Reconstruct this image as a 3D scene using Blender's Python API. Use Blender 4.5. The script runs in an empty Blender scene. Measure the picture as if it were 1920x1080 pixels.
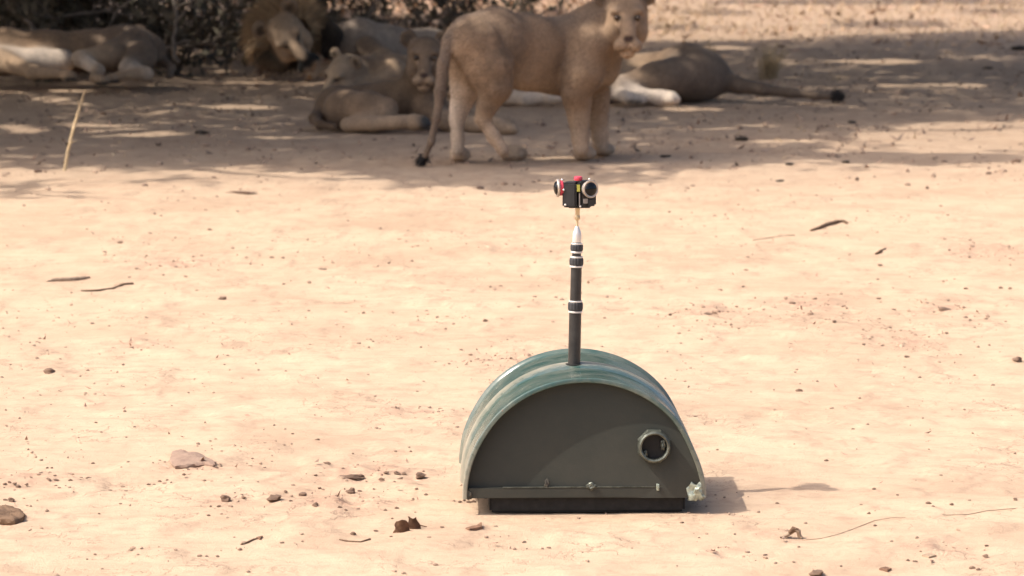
import bpy, bmesh, math, random
import numpy as np
from mathutils import Vector, Matrix

random.seed(7); RNG = np.random.default_rng(11)
scene = bpy.context.scene
COL = scene.collection
rad = math.radians

# ------------------------------------------------------------------ camera
CAM_H = 1.49; FPX = 6250.0; PITCH = math.atan(747.0/FPX)
cam = bpy.data.cameras.new('camera'); camo = bpy.data.objects.new('camera', cam); COL.objects.link(camo)
cam.sensor_width = 36; cam.lens = FPX/1920*36; cam.clip_start = .1; cam.clip_end = 3000
camo.location = (0, 0, CAM_H); camo.rotation_euler = (math.pi/2-PITCH, 0, 0)
cam.dof.use_dof = True; cam.dof.focus_distance = 8.35; cam.dof.aperture_fstop = 8.2
scene.camera = camo
# ------------------------------------------------------------------ world, sun, exposure
SUN_EL = rad(51); SUN_AZ = rad(13.5)            # sun to the left, a little on the camera's side
S = Vector((-math.cos(SUN_EL)*math.cos(SUN_AZ), -math.cos(SUN_EL)*math.sin(SUN_AZ), math.sin(SUN_EL)))
w = bpy.data.worlds.new('World'); scene.world = w; w.use_nodes = True
nt = w.node_tree; nt.nodes.clear()
sky = nt.nodes.new('ShaderNodeTexSky'); sky.sky_type = 'NISHITA'; sky.sun_disc = False
sky.sun_elevation = SUN_EL; sky.sun_rotation = math.atan2(S.x, S.y); sky.dust_density = 5.0; sky.air_density = .8; sky.ozone_density = .4
bg = nt.nodes.new('ShaderNodeBackground'); bg.inputs[1].default_value = .15
out = nt.nodes.new('ShaderNodeOutputWorld')
nt.links.new(sky.outputs[0], bg.inputs[0]); nt.links.new(bg.outputs[0], out.inputs[0])
sl = bpy.data.lights.new('sun', 'SUN'); sl.energy = 2.9; sl.angle = rad(.53); sl.color = (1, .935, .85)
so = bpy.data.objects.new('sun', sl); COL.objects.link(so); so.location = (-20, -3, 30)
so.rotation_euler = S.to_track_quat('Z', 'Y').to_euler()
scene.view_settings.view_transform = 'Standard'; scene.view_settings.look = 'None'
scene.view_settings.exposure = .79; scene.view_settings.gamma = 1
scene.cycles.use_denoising = True
scene.cycles.max_bounces = 8; scene.cycles.diffuse_bounces = 5

# ------------------------------------------------------------------ helpers: where things stand
CP, SP = math.cos(PITCH), math.sin(PITCH)
def ray(px, py):
    a = (px-960)/FPX; b = -(py-540)/FPX
    return Vector((a, CP+b*SP, -SP+b*CP))
def P(px, py, Y):
    d = ray(px, py); return Vector((0, 0, CAM_H)) + d*(Y/d.y)
def G(px, py, z=0.0):
    d = ray(px, py); return Vector((0, 0, CAM_H)) + d*((z-CAM_H)/d.z)
def m(px, Y): return px*Y/FPX
def proj(X, Y, Z):
    dz = Z-CAM_H
    f = Y*CP - dz*SP; u = Y*SP + dz*CP
    return 960+FPX*X/f, 540-FPX*u/f

def _h(ix, iy, seed):
    n = (ix.astype(np.int64)*374761393 + iy.astype(np.int64)*668265263 + seed*974634777) & 0x7fffffff
    n = (n ^ (n >> 13)) * 1274126177 & 0x7fffffff
    n = (n ^ (n >> 16)) * 668265263 & 0x7fffffff
    return ((n ^ (n >> 15)) & 0xffff)/65535.0
def vn(x, y, seed=0):
    x = np.asarray(x, float); y = np.asarray(y, float)
    ix = np.floor(x); iy = np.floor(y); fx = x-ix; fy = y-iy
    fx = fx*fx*fx*(fx*(fx*6-15)+10); fy = fy*fy*fy*(fy*(fy*6-15)+10)
    a = _h(ix, iy, seed); b = _h(ix+1, iy, seed); c = _h(ix, iy+1, seed); d = _h(ix+1, iy+1, seed)
    return (a*(1-fx)+b*fx)*(1-fy)+(c*(1-fx)+d*fx)*fy
def fbm(x, y, sc, oct=3, seed=0):
    t = 0; a = 1; n = 0
    for i in range(oct):
        t = t + a*(vn(x/sc+17.3*i, y/sc-9.1*i, seed+i)-.5); n += a; a *= .5; sc *= .5
    return t/n*2
# spots of broken, disturbed soil (pixel centre and radii of the crumbled patches, turned into metres)
PATCH = []
for (px, py, rx, ry) in [(700, 890, 130, 22), (640, 945, 120, 18), (60, 908, 90, 14), (20, 970, 45, 16), (1350, 588, 90, 12), (1510, 575, 70, 18),
                         (1760, 1036, 70, 14), (1440, 1008, 50, 10), (1770, 580, 40, 10), (1700, 640, 70, 14), (410, 942, 40, 10), (360, 880, 60, 18),
                         (970, 470, 60, 8), (330, 495, 100, 12), (940, 680, 70, 12), (800, 775, 90, 8), (1850, 470, 120, 14), (1340, 1040, 40, 10), (250, 648, 60, 8)]:
    g = G(px, py); PATCH.append((g.x, g.y, m(rx, g.y), (G(px, py-ry).y-G(px, py+ry).y)/2))
def patch(x, y):
    v = np.zeros_like(np.asarray(x, float))
    for (a, b, rx, ry) in PATCH:
        v = np.maximum(v, np.exp(-(((x-a)/rx)**2+((y-b)/ry)**2)))
    return v
RX0, RY0 = G(1096, 957).x, G(1096, 957).y
def gh(x, y):
    x = np.asarray(x, float); y = np.asarray(y, float)
    big = .016*fbm(x, y, 1.9, 3, 5)
    med = .0065*fbm(x, y, .34, 3, 9)
    crust = fbm(x, y, .16, 2, 21); crust = (np.clip((crust-.05)*8, 0, 1)+np.clip((crust-.3)*9, 0, 1))*.0036
    p = patch(x, y); fine = (.0032+.009*p)*fbm(x, y, .055, 2, 33)
    far = np.clip((y-14)/6, 0, 1)
    z = big + med + crust*(1-.4*far) + fine + far*.012*fbm(x, y, .6, 3, 51)
    flat = np.exp(-(((x-RX0)/.42)**2+((y-RY0-.22)/.42)**2)**2)
    return z*(1-.92*flat)
def gz(x, y): return float(gh(np.array([x]), np.array([y]))[0])
def GG(px, py):
    g = G(px, py)
    for _ in range(3): g = G(px, py, gz(g.x, g.y))
    return g

# ------------------------------------------------------------------ helpers: meshes and objects
def mesh_np(name, V, Fc, smooth=False, col=None):
    V = np.asarray(V, np.float32); Fc = np.asarray(Fc, np.int32)
    me = bpy.data.meshes.new(name); n, k = Fc.shape
    me.vertices.add(len(V)); me.vertices.foreach_set('co', V.ravel())
    me.loops.add(n*k); me.loops.foreach_set('vertex_index', Fc.ravel())
    me.polygons.add(n); me.polygons.foreach_set('loop_start', np.arange(0, n*k, k, dtype=np.int32))
    me.update(calc_edges=True); me.validate()
    me.polygons.foreach_set('use_smooth', np.full(len(me.polygons), smooth))
    if col is not None:
        ca = me.color_attributes.new('Col', 'FLOAT_COLOR', 'POINT')
        c4 = np.ones((len(V), 4), np.float32); c4[:, :3] = col; ca.data.foreach_set('color', c4.ravel())
    return me
def link(name, me, mat=None, parent=None, **kw):
    o = bpy.data.objects.new(name, me); COL.objects.link(o)
    if mat is not None: me.materials.append(mat)
    if parent is not None: o.parent = parent
    for k, v in kw.items(): o[k] = v
    return o
def empty(name, loc, **kw):
    o = bpy.data.objects.new(name, None); COL.objects.link(o); o.location = loc; o.empty_display_size = .1
    for k, v in kw.items(): o[k] = v
    return o
def bm_obj(name, bm, mat, parent=None, smooth=False, **kw):
    me = bpy.data.meshes.new(name)
    bmesh.ops.recalc_face_normals(bm, faces=bm.faces); bm.to_mesh(me); bm.free()
    if smooth:
        me.polygons.foreach_set('use_smooth', np.ones(len(me.polygons), bool))
        try: me.set_sharp_from_angle(angle=rad(38))
        except Exception: pass
    return link(name, me, mat, parent, **kw)
def add_box(bm, c, s, R=None, bev=0):
    r = bmesh.ops.create_cube(bm, size=1); vs = r['verts']
    M = Matrix.Translation(c) @ (R.to_4x4() if R is not None else Matrix.Identity(4)) @ Matrix.Diagonal((*s, 1))
    bmesh.ops.transform(bm, matrix=M, verts=vs)
    if bev:
        es = list({e for v in vs for e in v.link_edges}); bmesh.ops.bevel(bm, geom=es, offset=bev, segments=2, affect='EDGES')
def add_lathe(bm, prof, seg=28, M=None, close=True):
    """prof: list of (radius, height) turned about z"""
    M = M or Matrix.Identity(4); rings = []
    for (r, z) in prof:
        rings.append([bm.verts.new(M @ Vector((r*math.cos(2*math.pi*i/seg), r*math.sin(2*math.pi*i/seg), z))) for i in range(seg)])
    for a, b in zip(rings, rings[1:]):
        for i in range(seg): bm.faces.new((a[i], a[(i+1) % seg], b[(i+1) % seg], b[i]))
    if close:
        bm.faces.new(rings[0]); bm.faces.new(rings[-1])
def tube_arrays(pts, rads, k=5):
    V = []; Fc = []; pts = [Vector(p) for p in pts]; ref = Vector((.31, .22, .93))
    for i, p in enumerate(pts):
        d = (pts[min(i+1, len(pts)-1)]-pts[max(i-1, 0)]).normalized()
        u = d.cross(ref)
        if u.length < 1e-3: u = d.cross(Vector((1, 0, 0)))
        u.normalize(); v = d.cross(u)
        for j in range(k):
            a = 2*math.pi*j/k; V.append(p+(u*math.cos(a)+v*math.sin(a))*rads[i])
    for i in range(len(pts)-1):
        for j in range(k):
            Fc.append((i*k+j, i*k+(j+1) % k, (i+1)*k+(j+1) % k, (i+1)*k+j))
    return V, Fc
class Tubes:
    def __init__(s): s.V = []; s.F = []
    def add(s, pts, rads, k=5):
        V, Fc = tube_arrays(pts, rads, k); n = len(s.V); s.V += V; s.F += [tuple(i+n for i in f) for f in Fc]
    def obj(s, name, mat, parent=None, origin=(0, 0, 0), smooth=True, **kw):
        V = np.array([tuple(v) for v in s.V])-np.array(origin)
        return link(name, mesh_np(name, V, s.F, smooth), mat, parent, **kw)

# ------------------------------------------------------------------ helpers: materials
class N:
    def __init__(s, name):
        s.mat = bpy.data.materials.new(name); s.mat.use_nodes = True; s.t = s.mat.node_tree; s.t.nodes.clear()
        s.out = s.t.nodes.new('ShaderNodeOutputMaterial'); s.b = s.t.nodes.new('ShaderNodeBsdfPrincipled')
        s.t.links.new(s.b.outputs[0], s.out.inputs[0]); s.tc = s.t.nodes.new('ShaderNodeTexCoord')
        s.b.inputs['Specular IOR Level'].default_value = .3
    def L(s, a, b): s.t.links.new(a, b)
    def set(s, **kw):
        for k, v in kw.items():
            i = s.b.inputs[k.replace('_', ' ')]
            if hasattr(v, 'is_output'): s.L(v, i)
            else: i.default_value = v
        return s
    def noise(s, scale, detail=4, rough=.55, vec=None, map=None, dist=0):
        n = s.t.nodes.new('ShaderNodeTexNoise'); n.inputs['Scale'].default_value = scale; n.inputs['Detail'].default_value = detail
        n.inputs['Roughness'].default_value = rough; n.inputs['Distortion'].default_value = dist
        v = vec or s.tc.outputs['Object']
        if map is not None:
            mp = s.t.nodes.new('ShaderNodeMapping'); mp.inputs['Scale'].default_value = map; s.L(v, mp.inputs[0]); v = mp.outputs[0]
        s.L(v, n.inputs['Vector']); return n.outputs[0]
    def ramp(s, f, stops):
        r = s.t.nodes.new('ShaderNodeValToRGB'); s.L(f, r.inputs[0]); e = r.color_ramp.elements
        while len(e) < len(stops): e.new(.5)
        for el, (p, c) in zip(e, stops):
            el.position = p; el.color = (*c, 1) if not isinstance(c, (int, float)) else (c, c, c, 1)
        return r.outputs[0]
    def mix(s, f, a, b, mode='MIX'):
        n = s.t.nodes.new('ShaderNodeMix'); n.data_type = 'RGBA'; n.blend_type = mode
        for i, v in ((0, f), (6, a), (7, b)):
            if hasattr(v, 'is_output'): s.L(v, n.inputs[i])
            else: n.inputs[i].default_value = v if i == 0 else ((*v, 1) if len(v) == 3 else v)
        return n.outputs[2]
    def math(s, op, a, b=0.0, clamp=False):
        n = s.t.nodes.new('ShaderNodeMath'); n.operation = op; n.use_clamp = clamp
        for i, v in ((0, a), (1, b)):
            if hasattr(v, 'is_output'): s.L(v, n.inputs[i])
            else: n.inputs[i].default_value = v
        return n.outputs[0]
    def bump(s, h, strength=.3, dist=.01):
        n = s.t.nodes.new('ShaderNodeBump'); n.inputs['Strength'].default_value = strength; n.inputs['Distance'].default_value = dist
        s.L(h, n.inputs['Height']); s.L(n.outputs[0], s.b.inputs['Normal']); return s
    def attr(s, name='Col'):
        a = s.t.nodes.new('ShaderNodeAttribute'); a.attribute_name = name; return a.outputs['Color']
    def rnd(s): return s.t.nodes.new('ShaderNodeObjectInfo').outputs['Random']
    def geo(s, k): return s.t.nodes.new('ShaderNodeNewGeometry').outputs[k]

def simple(name, col, rough=.6, metal=0, var=.25, scale=60, spec=.3, bump=0, bscale=200):
    n = N(name); f = n.noise(scale, 4)
    lo = tuple(c*(1-var) for c in col); hi = tuple(min(1, c*(1+var)) for c in col)
    n.set(Base_Color=n.ramp(f, [(.3, lo), (.7, hi)]), Roughness=rough, Metallic=metal)
    n.b.inputs['Specular IOR Level'].default_value = spec
    if bump: n.bump(n.noise(bscale, 3), bump, .003)
    return n.mat

# ground: pale dusty clay, darker crusted flakes, pinkish crumbled soil
n = N('dusty_clay')
o_ = n.tc.outputs['Object']
base = n.ramp(n.noise(1.3, 5, .6), [(.3, (.46, .325, .222)), (.5, (.53, .39, .27)), (.72, (.565, .42, .292))])
flake = n.ramp(n.noise(5.5, 7, .62, map=(1.0, .7, 1), dist=.5), [(.42, 0.0), (.66, 1.0)])
c1 = n.mix(n.math('MULTIPLY', flake, .36), base, (.375, .255, .175))
spk = n.ramp(n.noise(55, 3, .6), [(.60, 0.0), (.70, 1.0)])
c2 = n.mix(n.math('MULTIPLY', spk, .28), c1, (.27, .165, .115))
fsp = n.ramp(n.noise(240, 2, .5), [(.64, 0.0), (.74, 1.0)])
c2 = n.mix(n.math('MULTIPLY', fsp, .2), c2, (.25, .16, .11))
sepx = n.t.nodes.new('ShaderNodeSeparateColor'); n.L(n.attr('Col'), sepx.inputs[0])
pn = n.math('MULTIPLY', sepx.outputs[0], n.ramp(n.noise(22, 5, .7), [(.38, 0.0), (.6, 1.0)]))
c3 = n.mix(n.math('MULTIPLY', pn, .65), c2, (.37, .215, .155))
c3 = n.mix(n.math('MULTIPLY', n.math('MULTIPLY', sepx.outputs[2], n.ramp(n.noise(11, 5, .7), [(.42, 0.0), (.62, 1.0)])), .5), c3, (.30, .19, .135))
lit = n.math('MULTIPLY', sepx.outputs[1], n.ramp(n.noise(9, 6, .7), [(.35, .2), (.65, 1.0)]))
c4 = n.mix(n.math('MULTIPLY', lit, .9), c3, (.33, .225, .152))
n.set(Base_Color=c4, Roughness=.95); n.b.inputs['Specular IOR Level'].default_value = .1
ck = n.math('ABSOLUTE', n.math('SUBTRACT', n.noise(6, 5, .6, dist=.4), .5)); ck = n.ramp(ck, [(.0, 1.0), (.012, 0.0)])
ck = n.math('MULTIPLY', ck, n.ramp(n.noise(1.7, 3, .5), [(.5, 0.0), (.58, 1.0)]))
c5 = n.mix(n.math('MULTIPLY', ck, .55), c4, (.22, .14, .10)); stk = n.ramp(n.noise(16, 8, .72, map=(.35, 1.0, 1)), [(.5, 0.0), (.66, 1.0)])
c5 = n.mix(n.math('MULTIPLY', stk, .42), c5, (.36, .245, .17)); n.set(Base_Color=c5)
hh = n.math('SUBTRACT', n.math('ADD', n.math('MULTIPLY', n.noise(75, 7, .75), .8), n.math('MULTIPLY', n.noise(260, 4, .7), .4)), n.math('MULTIPLY', ck, .4))
n.bump(hh, .7, .008); M_GROUND = n.mat

n = N('clod_soil'); cc = n.attr('Col')
n.set(Base_Color=n.mix(.5, cc, n.mix(n.noise(120, 4), (.6, .6, .6), (1.3, 1.3, 1.3)), 'MULTIPLY'), Roughness=.95)
n.bump(n.noise(300, 4), .6, .003); M_GRAVEL = n.mat
def clodmat(name, lo, hi, sc=70):
    n = N(name); c = n.ramp(n.noise(sc, 5, .65), [(.32, lo), (.68, hi)])
    c = n.mix(n.math('MULTIPLY', n.rnd(), .6), c, lo)
    n.set(Base_Color=c, Roughness=.95); n.bump(n.noise(160, 5, .7), .8, .004); return n.mat
M_CLOD = clodmat('dried_mud', (.16, .10, .07), (.36, .24, .165))
M_DUNG = clodmat('dark_dung', (.035, .028, .022), (.10, .075, .055))
M_BARK = clodmat('bark_slab', (.23, .15, .112), (.46, .335, .245), 45)
M_STICK = clodmat('stick_wood', (.11, .065, .04), (.24, .15, .09), 50)
M_PALESTICK = clodmat('pale_stick', (.30, .21, .14), (.5, .38, .27), 50)
M_LEAF = clodmat('dead_leaf', (.13, .07, .045), (.30, .17, .10), 40)
M_STRAW = clodmat('straw', (.38, .27, .15), (.60, .46, .28), 30)
M_TRUNK = clodmat('tree_bark', (.10, .075, .055), (.24, .185, .14), 14)
M_TWIG = clodmat('twig_bark', (.10, .08, .062), (.27, .215, .17), 20)
n = N('green_leaves'); n.set(Base_Color=n.ramp(n.noise(2.2, 3), [(.3, (.045, .06, .022)), (.7, (.10, .11, .045))]), Roughness=.7); M_CROWN = n.mat
n = N('dark_scrub_leaves'); n.set(Base_Color=n.ramp(n.noise(3.1, 4), [(.3, (.06, .055, .038)), (.6, (.13, .108, .075)), (.8, (.26, .19, .13))]), Roughness=.8); M_SCRUB = n.mat
n = N('litter'); n.set(Base_Color=n.attr('Col'), Roughness=.8); M_LITTER = n.mat

# ------------------------------------------------------------------ ground sheet
def axis(fine, lo, hi, s0, growth, far):
    a = list(np.arange(fine[0], fine[1], s0)); st = s0; x = a[-1]
    while x < far[1]:
        st = min(st*growth, 60); x += st; a.append(x)
    st = s0; x = a[0]; b = []
    while x > far[0]:
        st = min(st*growth, 60); x -= st; b.append(x)
    return np.array(b[::-1]+a)
xs = axis((-1.5, 1.5), 0, 0, .012, 1.022, (-700, 700))
ys = []
y = 6.6; st = .013
while y < 1100:
    ys.append(y); st = .013 if y < 9.6 else (min(st*1.012, .085) if y < 36 else min(st*1.06, 60)); y += st
pre = []; y = 6.6; st = .013
while y > -300: st = min(st*1.2, 60); y -= st; pre.append(y)
ys = np.array(pre[::-1]+ys)
XX, YY = np.meshgrid(xs, ys); ZZ = gh(XX, YY)
dist = np.sqrt(XX**2+YY**2); ZZ = ZZ*np.clip(1-(dist-60)/80, 0, 1)
V = np.stack([XX.ravel(), YY.ravel(), ZZ.ravel()], 1)
nx, ny = len(xs), len(ys)
I = np.arange(nx*ny).reshape(ny, nx)
Fq = np.stack([I[:-1, :-1].ravel(), I[:-1, 1:].ravel(), I[1:, 1:].ravel(), I[1:, :-1].ravel()], 1)
cg = np.zeros((len(V), 3)); cg[:, 0] = patch(V[:, 0], V[:, 1])
_c = fbm(V[:, 0], V[:, 1], .16, 2, 21); cg[:, 2] = np.clip(1-np.abs(_c-.11)/.07, 0, 1)+np.clip(1-np.abs(_c-.35)/.06, 0, 1)
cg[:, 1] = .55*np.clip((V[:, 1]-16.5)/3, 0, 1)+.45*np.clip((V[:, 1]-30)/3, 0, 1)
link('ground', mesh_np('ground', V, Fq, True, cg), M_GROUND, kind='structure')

# ------------------------------------------------------------------ the tree cover that shades the lions
def yfront(px):
    return np.interp(px, [-3000, 0, 420, 640, 760, 1000, 1150, 1300, 1450, 1540, 1640, 1920, 3500], [330, 320, 320, 330, 350, 358, 345, 324, 306, 290, 236, 229, 222])
def ytop(px):
    return np.interp(px, [-3000, 470, 620, 1050, 1150, 1500, 1920, 3500], [-40, -40, 20, 20, 80, 72, 56, 50])
GAPS = [(470, 150, 75, 5), (100, 186, 45, 6), (450, 201, 80, 4), (240, 249, 95, 7), (50, 244, 50, 6), (1740, 160, 120, 4), (1300, 206, 70, 4), (1290, 243, 110, 4),
        (1050, 297, 70, 3), (1430, 238, 60, 4), (180, 236, 70, 4), (520, 258, 60, 4), (1640, 115, 90, 4), (1330, 90, 80, 4), (1480, 268, 90, 4),
        (330, 100, 40, 10), (420, 130, 30, 8), (560, 262, 40, 3), (20, 238, 40, 4), (1300, 192, 60, 4), (650, 60, 60, 10), (760, 20, 80, 15), (940, 25, 90, 15), (330, 15, 30, 12), (1000, 60, 60, 12)]
EXTRA = [(90, 368, 95, 9), (310, 343, 110, 5), (1720, 298, 220, 10), (30, 350, 40, 6), (1340, 24, 70, 6), (1660, 46, 110, 8), (1500, 4, 170, 6), (1860, 22, 70, 6), (1760, 3, 150, 6), (1270, 52, 40, 6)]
def shaded(X, Y):
    px, py = proj(X, Y, 0*X)
    ok = (py < yfront(px)+5*np.sin(px/37)+4*np.sin(px/13.)) & (py > ytop(px))
    for (cx, cy, rx, ry) in EXTRA: ok |= ((px-cx)/rx)**2+((py-cy)/ry)**2 < 1
    return ok
def in_gap(X, Y):
    px, py = proj(X, Y, 0*X); g = np.zeros(X.shape, bool)
    for (cx, cy, rx, ry) in GAPS: g |= ((px-cx)/rx)**2+((py-cy)/ry)**2 < 1
    return g
# sun flecks that fall on the animals: rays kept free of leaves
FLECK = [(15, 92, 25.0, .22), (95, 108, 25.0, .14), (262, 52, 25.3, .05), (1047, 178, 22.9, .06), (1250, 182, 22.9, .07), (1195, 180, 22.9, .05), (655, 116, 24.2, .04),
         (745, 135, 24.2, .06), (570, 85, 26.0, .05), (1240, 120, 23.2, .05), (650, 70, 26.0, .05), (870, 70, 18.0, .04), (985, 150, 18.1, .06), (1120, 70, 18.2, .05), (1000, 60, 18.0, .05), (1080, 230, 18.1, .04), (930, 60, 17.9, .04), (1155, 40, 18.2, .03)]
FL = [(np.array(P(a, b, Y)), r) for (a, b, Y, r) in FLECK]
SX, SY, SZ = S
NCL = 3100
cx = RNG.uniform(-9.5, 9.5, NCL*3); cy = RNG.uniform(16, 46, NCL*3)
k = shaded(cx, cy); cx, cy = cx[k][:NCL], cy[k][:NCL]
TREES = [(-6.6, 18.6), (-5.9, 26.5), (6.4, 28.0), (-11.0, 24.0), (-7.4, 34.5), (8.8, 43.0)]
hgt = 3.6+2.6*RNG.random(len(cx))
px_, py_ = cx+hgt*SX/SZ, cy+hgt*SY/SZ
owner = np.argmin([(px_-a)**2+(py_-b)**2 for a, b in TREES], axis=0)
for t, (tx, ty) in enumerate(TREES):
    sel = np.where(owner == t)[0]
    root = empty('shade_tree', (tx, ty, gz(tx, ty)-.05), label=['broad thorn tree with spreading crown shading the sprawled lion', 'tall thorn tree rooted behind the sprawled lion and scrub', 'leaning thorn tree beyond the dry grass clump', 'thorn tree standing farthest back among the scrub shade', 'thorn tree rising behind the dark scrub', 'thorn tree far off past the bleached grass flat'][t],
                 category='tree', group='thorn trees shading the lions')
    # trunk and limbs
    tb = Tubes(); H0 = 2.6
    trunk = [Vector((.10*math.sin(i*1.3+t), .1*math.cos(i*1.7), H0*i/6)) for i in range(7)]
    tb.add(trunk, [.30-.018*i+(.10 if i == 0 else 0) for i in range(7)], 10)
    if len(sel):
        L = np.stack([px_[sel]-tx, py_[sel]-ty, hgt[sel]], 1)
        ang = np.arctan2(L[:, 1], L[:, 0]); nb = 11
        for b in range(nb):
            q = np.where((ang >= -math.pi+2*math.pi*b/nb) & (ang < -math.pi+2*math.pi*(b+1)/nb))[0]
            if not len(q): continue
            far_ = L[q[np.argmax(np.hypot(L[q, 0], L[q, 1]))]]; e = Vector(far_)-Vector((0, 0, .3)); s0 = trunk[-1]
            pts = [s0.lerp(e, u)+Vector((.15*math.sin(9*u+b), .15*math.cos(7*u+b), .9*math.sin(math.pi*u)*.5)) for u in np.linspace(0, 1, 8)]
            tb.add(pts, [.13*(1-u)+.02 for u in np.linspace(0, 1, 8)], 6)
            for qi in q[::4]:
                c = Vector(L[qi]); d = [(p-c).length for p in pts]; p0 = pts[int(np.argmin(d))]
                tb.add([p0, p0.lerp(c, .5)+Vector((0, 0, .1)), c], [.022, .014, .006], 3)
    tb.obj('trunk', M_TRUNK, root)
    # crown: sprays of leaflets in clumps
    nl = 50; idx = np.repeat(sel, nl); K = len(idx)
    c = np.stack([px_[idx], py_[idx], hgt[idx]], 1)+RNG.normal(0, .25, (K, 3))*np.array([1.15, 1.15, .75])
    gx, gy = c[:, 0]-c[:, 2]*SX/SZ, c[:, 1]-c[:, 2]*SY/SZ
    keep = ~in_gap(gx, gy)
    for (tp, r) in FL:
        dv = c-tp; al = dv @ np.array(S); keep &= (np.linalg.norm(dv-al[:, None]*np.array(S), axis=1) > r+.05)
    keep &= shaded(gx, gy) | (RNG.random(K) < .06)
    c = c[keep]; K = len(c)
    if not K: continue
    u = RNG.normal(size=(K, 3)); u /= np.linalg.norm(u, axis=1)[:, None]; v = np.cross(u, RNG.normal(size=(K, 3))); v /= np.linalg.norm(v, axis=1)[:, None]
    a = RNG.uniform(.08, .14, K)[:, None]; b = a*.5
    Vq = np.stack([c-u*a, c+v*b, c+u*a, c-v*b], 1).reshape(-1, 3)-np.array(root.location)
    link('crown', mesh_np('crown', Vq, np.arange(4*K).reshape(K, 4)), M_CROWN, root)

# ------------------------------------------------------------------ scrub, litter and dry grass behind the lions
def shrub(px, Y, hgt_, nst, spread, leaf, label, seed, nleaf=900):
    rnd = random.Random(seed); g = P(px, 0, Y); x, y0 = g.x, Y
    root = empty('thicket_shrub', (x, y0, gz(x, y0)-.02), label=label, category='shrub', group='scrub behind the lions')
    tb = Tubes(); tips = []
    def grow(p, d, r, n, ln):
        pts = [p]; q = p.copy(); dd = d.copy()
        for i in range(4):
            dd = (dd+Vector((rnd.gauss(0, .22), rnd.gauss(0, .22), rnd.gauss(.02, .16)))).normalized(); q = q+dd*ln/4
            if q.z < .03: q.z = .03
            pts.append(q.copy()); tips.append(q.copy())
        tb.add(pts, [r*(1-.16*i) for i in range(5)], 4)
        if n > 0:
            for i in range(rnd.choice((2, 3))):
                grow(pts[rnd.choice((2, 3, 4))], (dd+Vector((rnd.gauss(0, .7), rnd.gauss(0, .7), rnd.gauss(0, .45)))).normalized(), r*.55, n-1, ln*.7)
    for s in range(nst):
        a = rnd.uniform(0, 6.28)
        grow(Vector((rnd.gauss(0, spread*.35), rnd.gauss(0, spread*.2), 0)), Vector((math.cos(a)*.8, math.sin(a)*.5, rnd.uniform(.35, 1))).normalized(), rnd.uniform(.009, .026), 2, hgt_*.7)
    tb.obj('stems', M_TWIG, root)
    r2 = np.random.default_rng(seed); K = nleaf
    T = np.array([tuple(t) for t in tips]); c = T[r2.integers(0, len(T), K)]+r2.normal(0, .05, (K, 3)); c[:, 2] = np.maximum(c[:, 2], .02)
    u = r2.normal(size=(K, 3)); u /= np.linalg.norm(u, axis=1)[:, None]; v = np.cross(u, r2.normal(size=(K, 3))); v /= np.linalg.norm(v, axis=1)[:, None]
    a = r2.uniform(.025, .065, K)[:, None]; Vq = np.stack([c-u*a, c+v*a*.5, c+u*a, c-v*a*.5], 1).reshape(-1, 3)
    link('foliage', mesh_np('foliage', Vq, np.arange(4*K).reshape(K, 4)), leaf, root)
SH = [(-120, 27.4, 1.3, 9, 1.0, 'dark scrub bush behind the head of the sprawled lion', 1500), (60, 27.2, 1.1, 9, .9, 'dark leafy scrub bush right behind the belly of the sprawled lion', 1700), (190, 27.8, 1.2, 10, 1.0, 'tangled dark bush behind the hips of the sprawled lion', 1700),
      (330, 27.0, 1.1, 10, .9, 'leafy dark bush in the gap between sprawled lion and maned lion', 1500), (420, 28.6, 1.3, 9, 1.0, 'twiggy bush just outside the tan side of the mane', 1300), (130, 30.5, 1.5, 11, 1.3, 'tall scrub bush in the second row behind the sprawled lion', 2000),
      (300, 31.5, 1.4, 11, 1.3, 'tall scrub bush in the second row left of the mane', 2000), (520, 30.0, 1.2, 8, 1.0, 'sparse twiggy bush rising behind the mane', 900), (640, 31.0, 1.1, 7, 1.0, 'thin bare bush behind the back of the maned lion', 420),
      (760, 30.2, 1.0, 7, 1.0, 'bare twig bush behind the lying cub', 330), (880, 32.0, 1.1, 6, .9, 'bare twig bush behind the rump of the standing lion', 300), (1000, 34.0, 1.0, 5, .8, 'small bare bush behind the shoulders of the standing lion', 240),
      (480, 34.0, 1.4, 9, 1.2, 'far scrub bush among fallen leaves behind the mane', 1200), (700, 36.5, 1.3, 8, 1.2, 'far scrub bush among sunlit fallen leaves', 800), (-40, 32.5, 1.5, 10, 1.3, 'tall scrub bush in the back row past the sprawled lion', 1800)]
for i, (px, Y, h_, ns, sp, lab, nl) in enumerate(SH): shrub(px, Y, h_, ns, sp, M_SCRUB, lab, 100+i, nl)

def branch(pts, r0, r1, label):
    W = [P(a, c_, Y) for a, c_, Y in pts]; W[0].z = min(W[0].z, gz(W[0].x, W[0].y)+.02) if pts[0][3:] else W[0].z
    base = Vector((W[0].x, W[0].y, gz(W[0].x, W[0].y))); t = Tubes(); K = len(W)
    fin = []; 
    for i in range(K-1):
        for u in (0, .33, .66): fin.append(W[i].lerp(W[i+1], u)+Vector((random.gauss(0, .012), random.gauss(0, .02), random.gauss(0, .012))))
    fin.append(W[-1]); t.add([p-base for p in fin], [r0+(r1-r0)*i/(len(fin)-1) for i in range(len(fin))], 6)
    root = empty('dead_branch', base, label=label, category='branch', group='dead branches in the scrub'); t.obj('limb', M_DRYB, root)
    t = Tubes()
    for k_ in range(1):
        p = fin[len(fin)//2]-base; t.add([p, p+Vector((.12, -.05, .14)), p+Vector((.2, -.06, .34))], [r1, r1*.7, r1*.3], 5)
    t.obj('side_twig', M_DRYB, root)
M_DRYB = clodmat('dead_branch_bark', (.13, .105, .085), (.30, .25, .205), 18)
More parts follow.
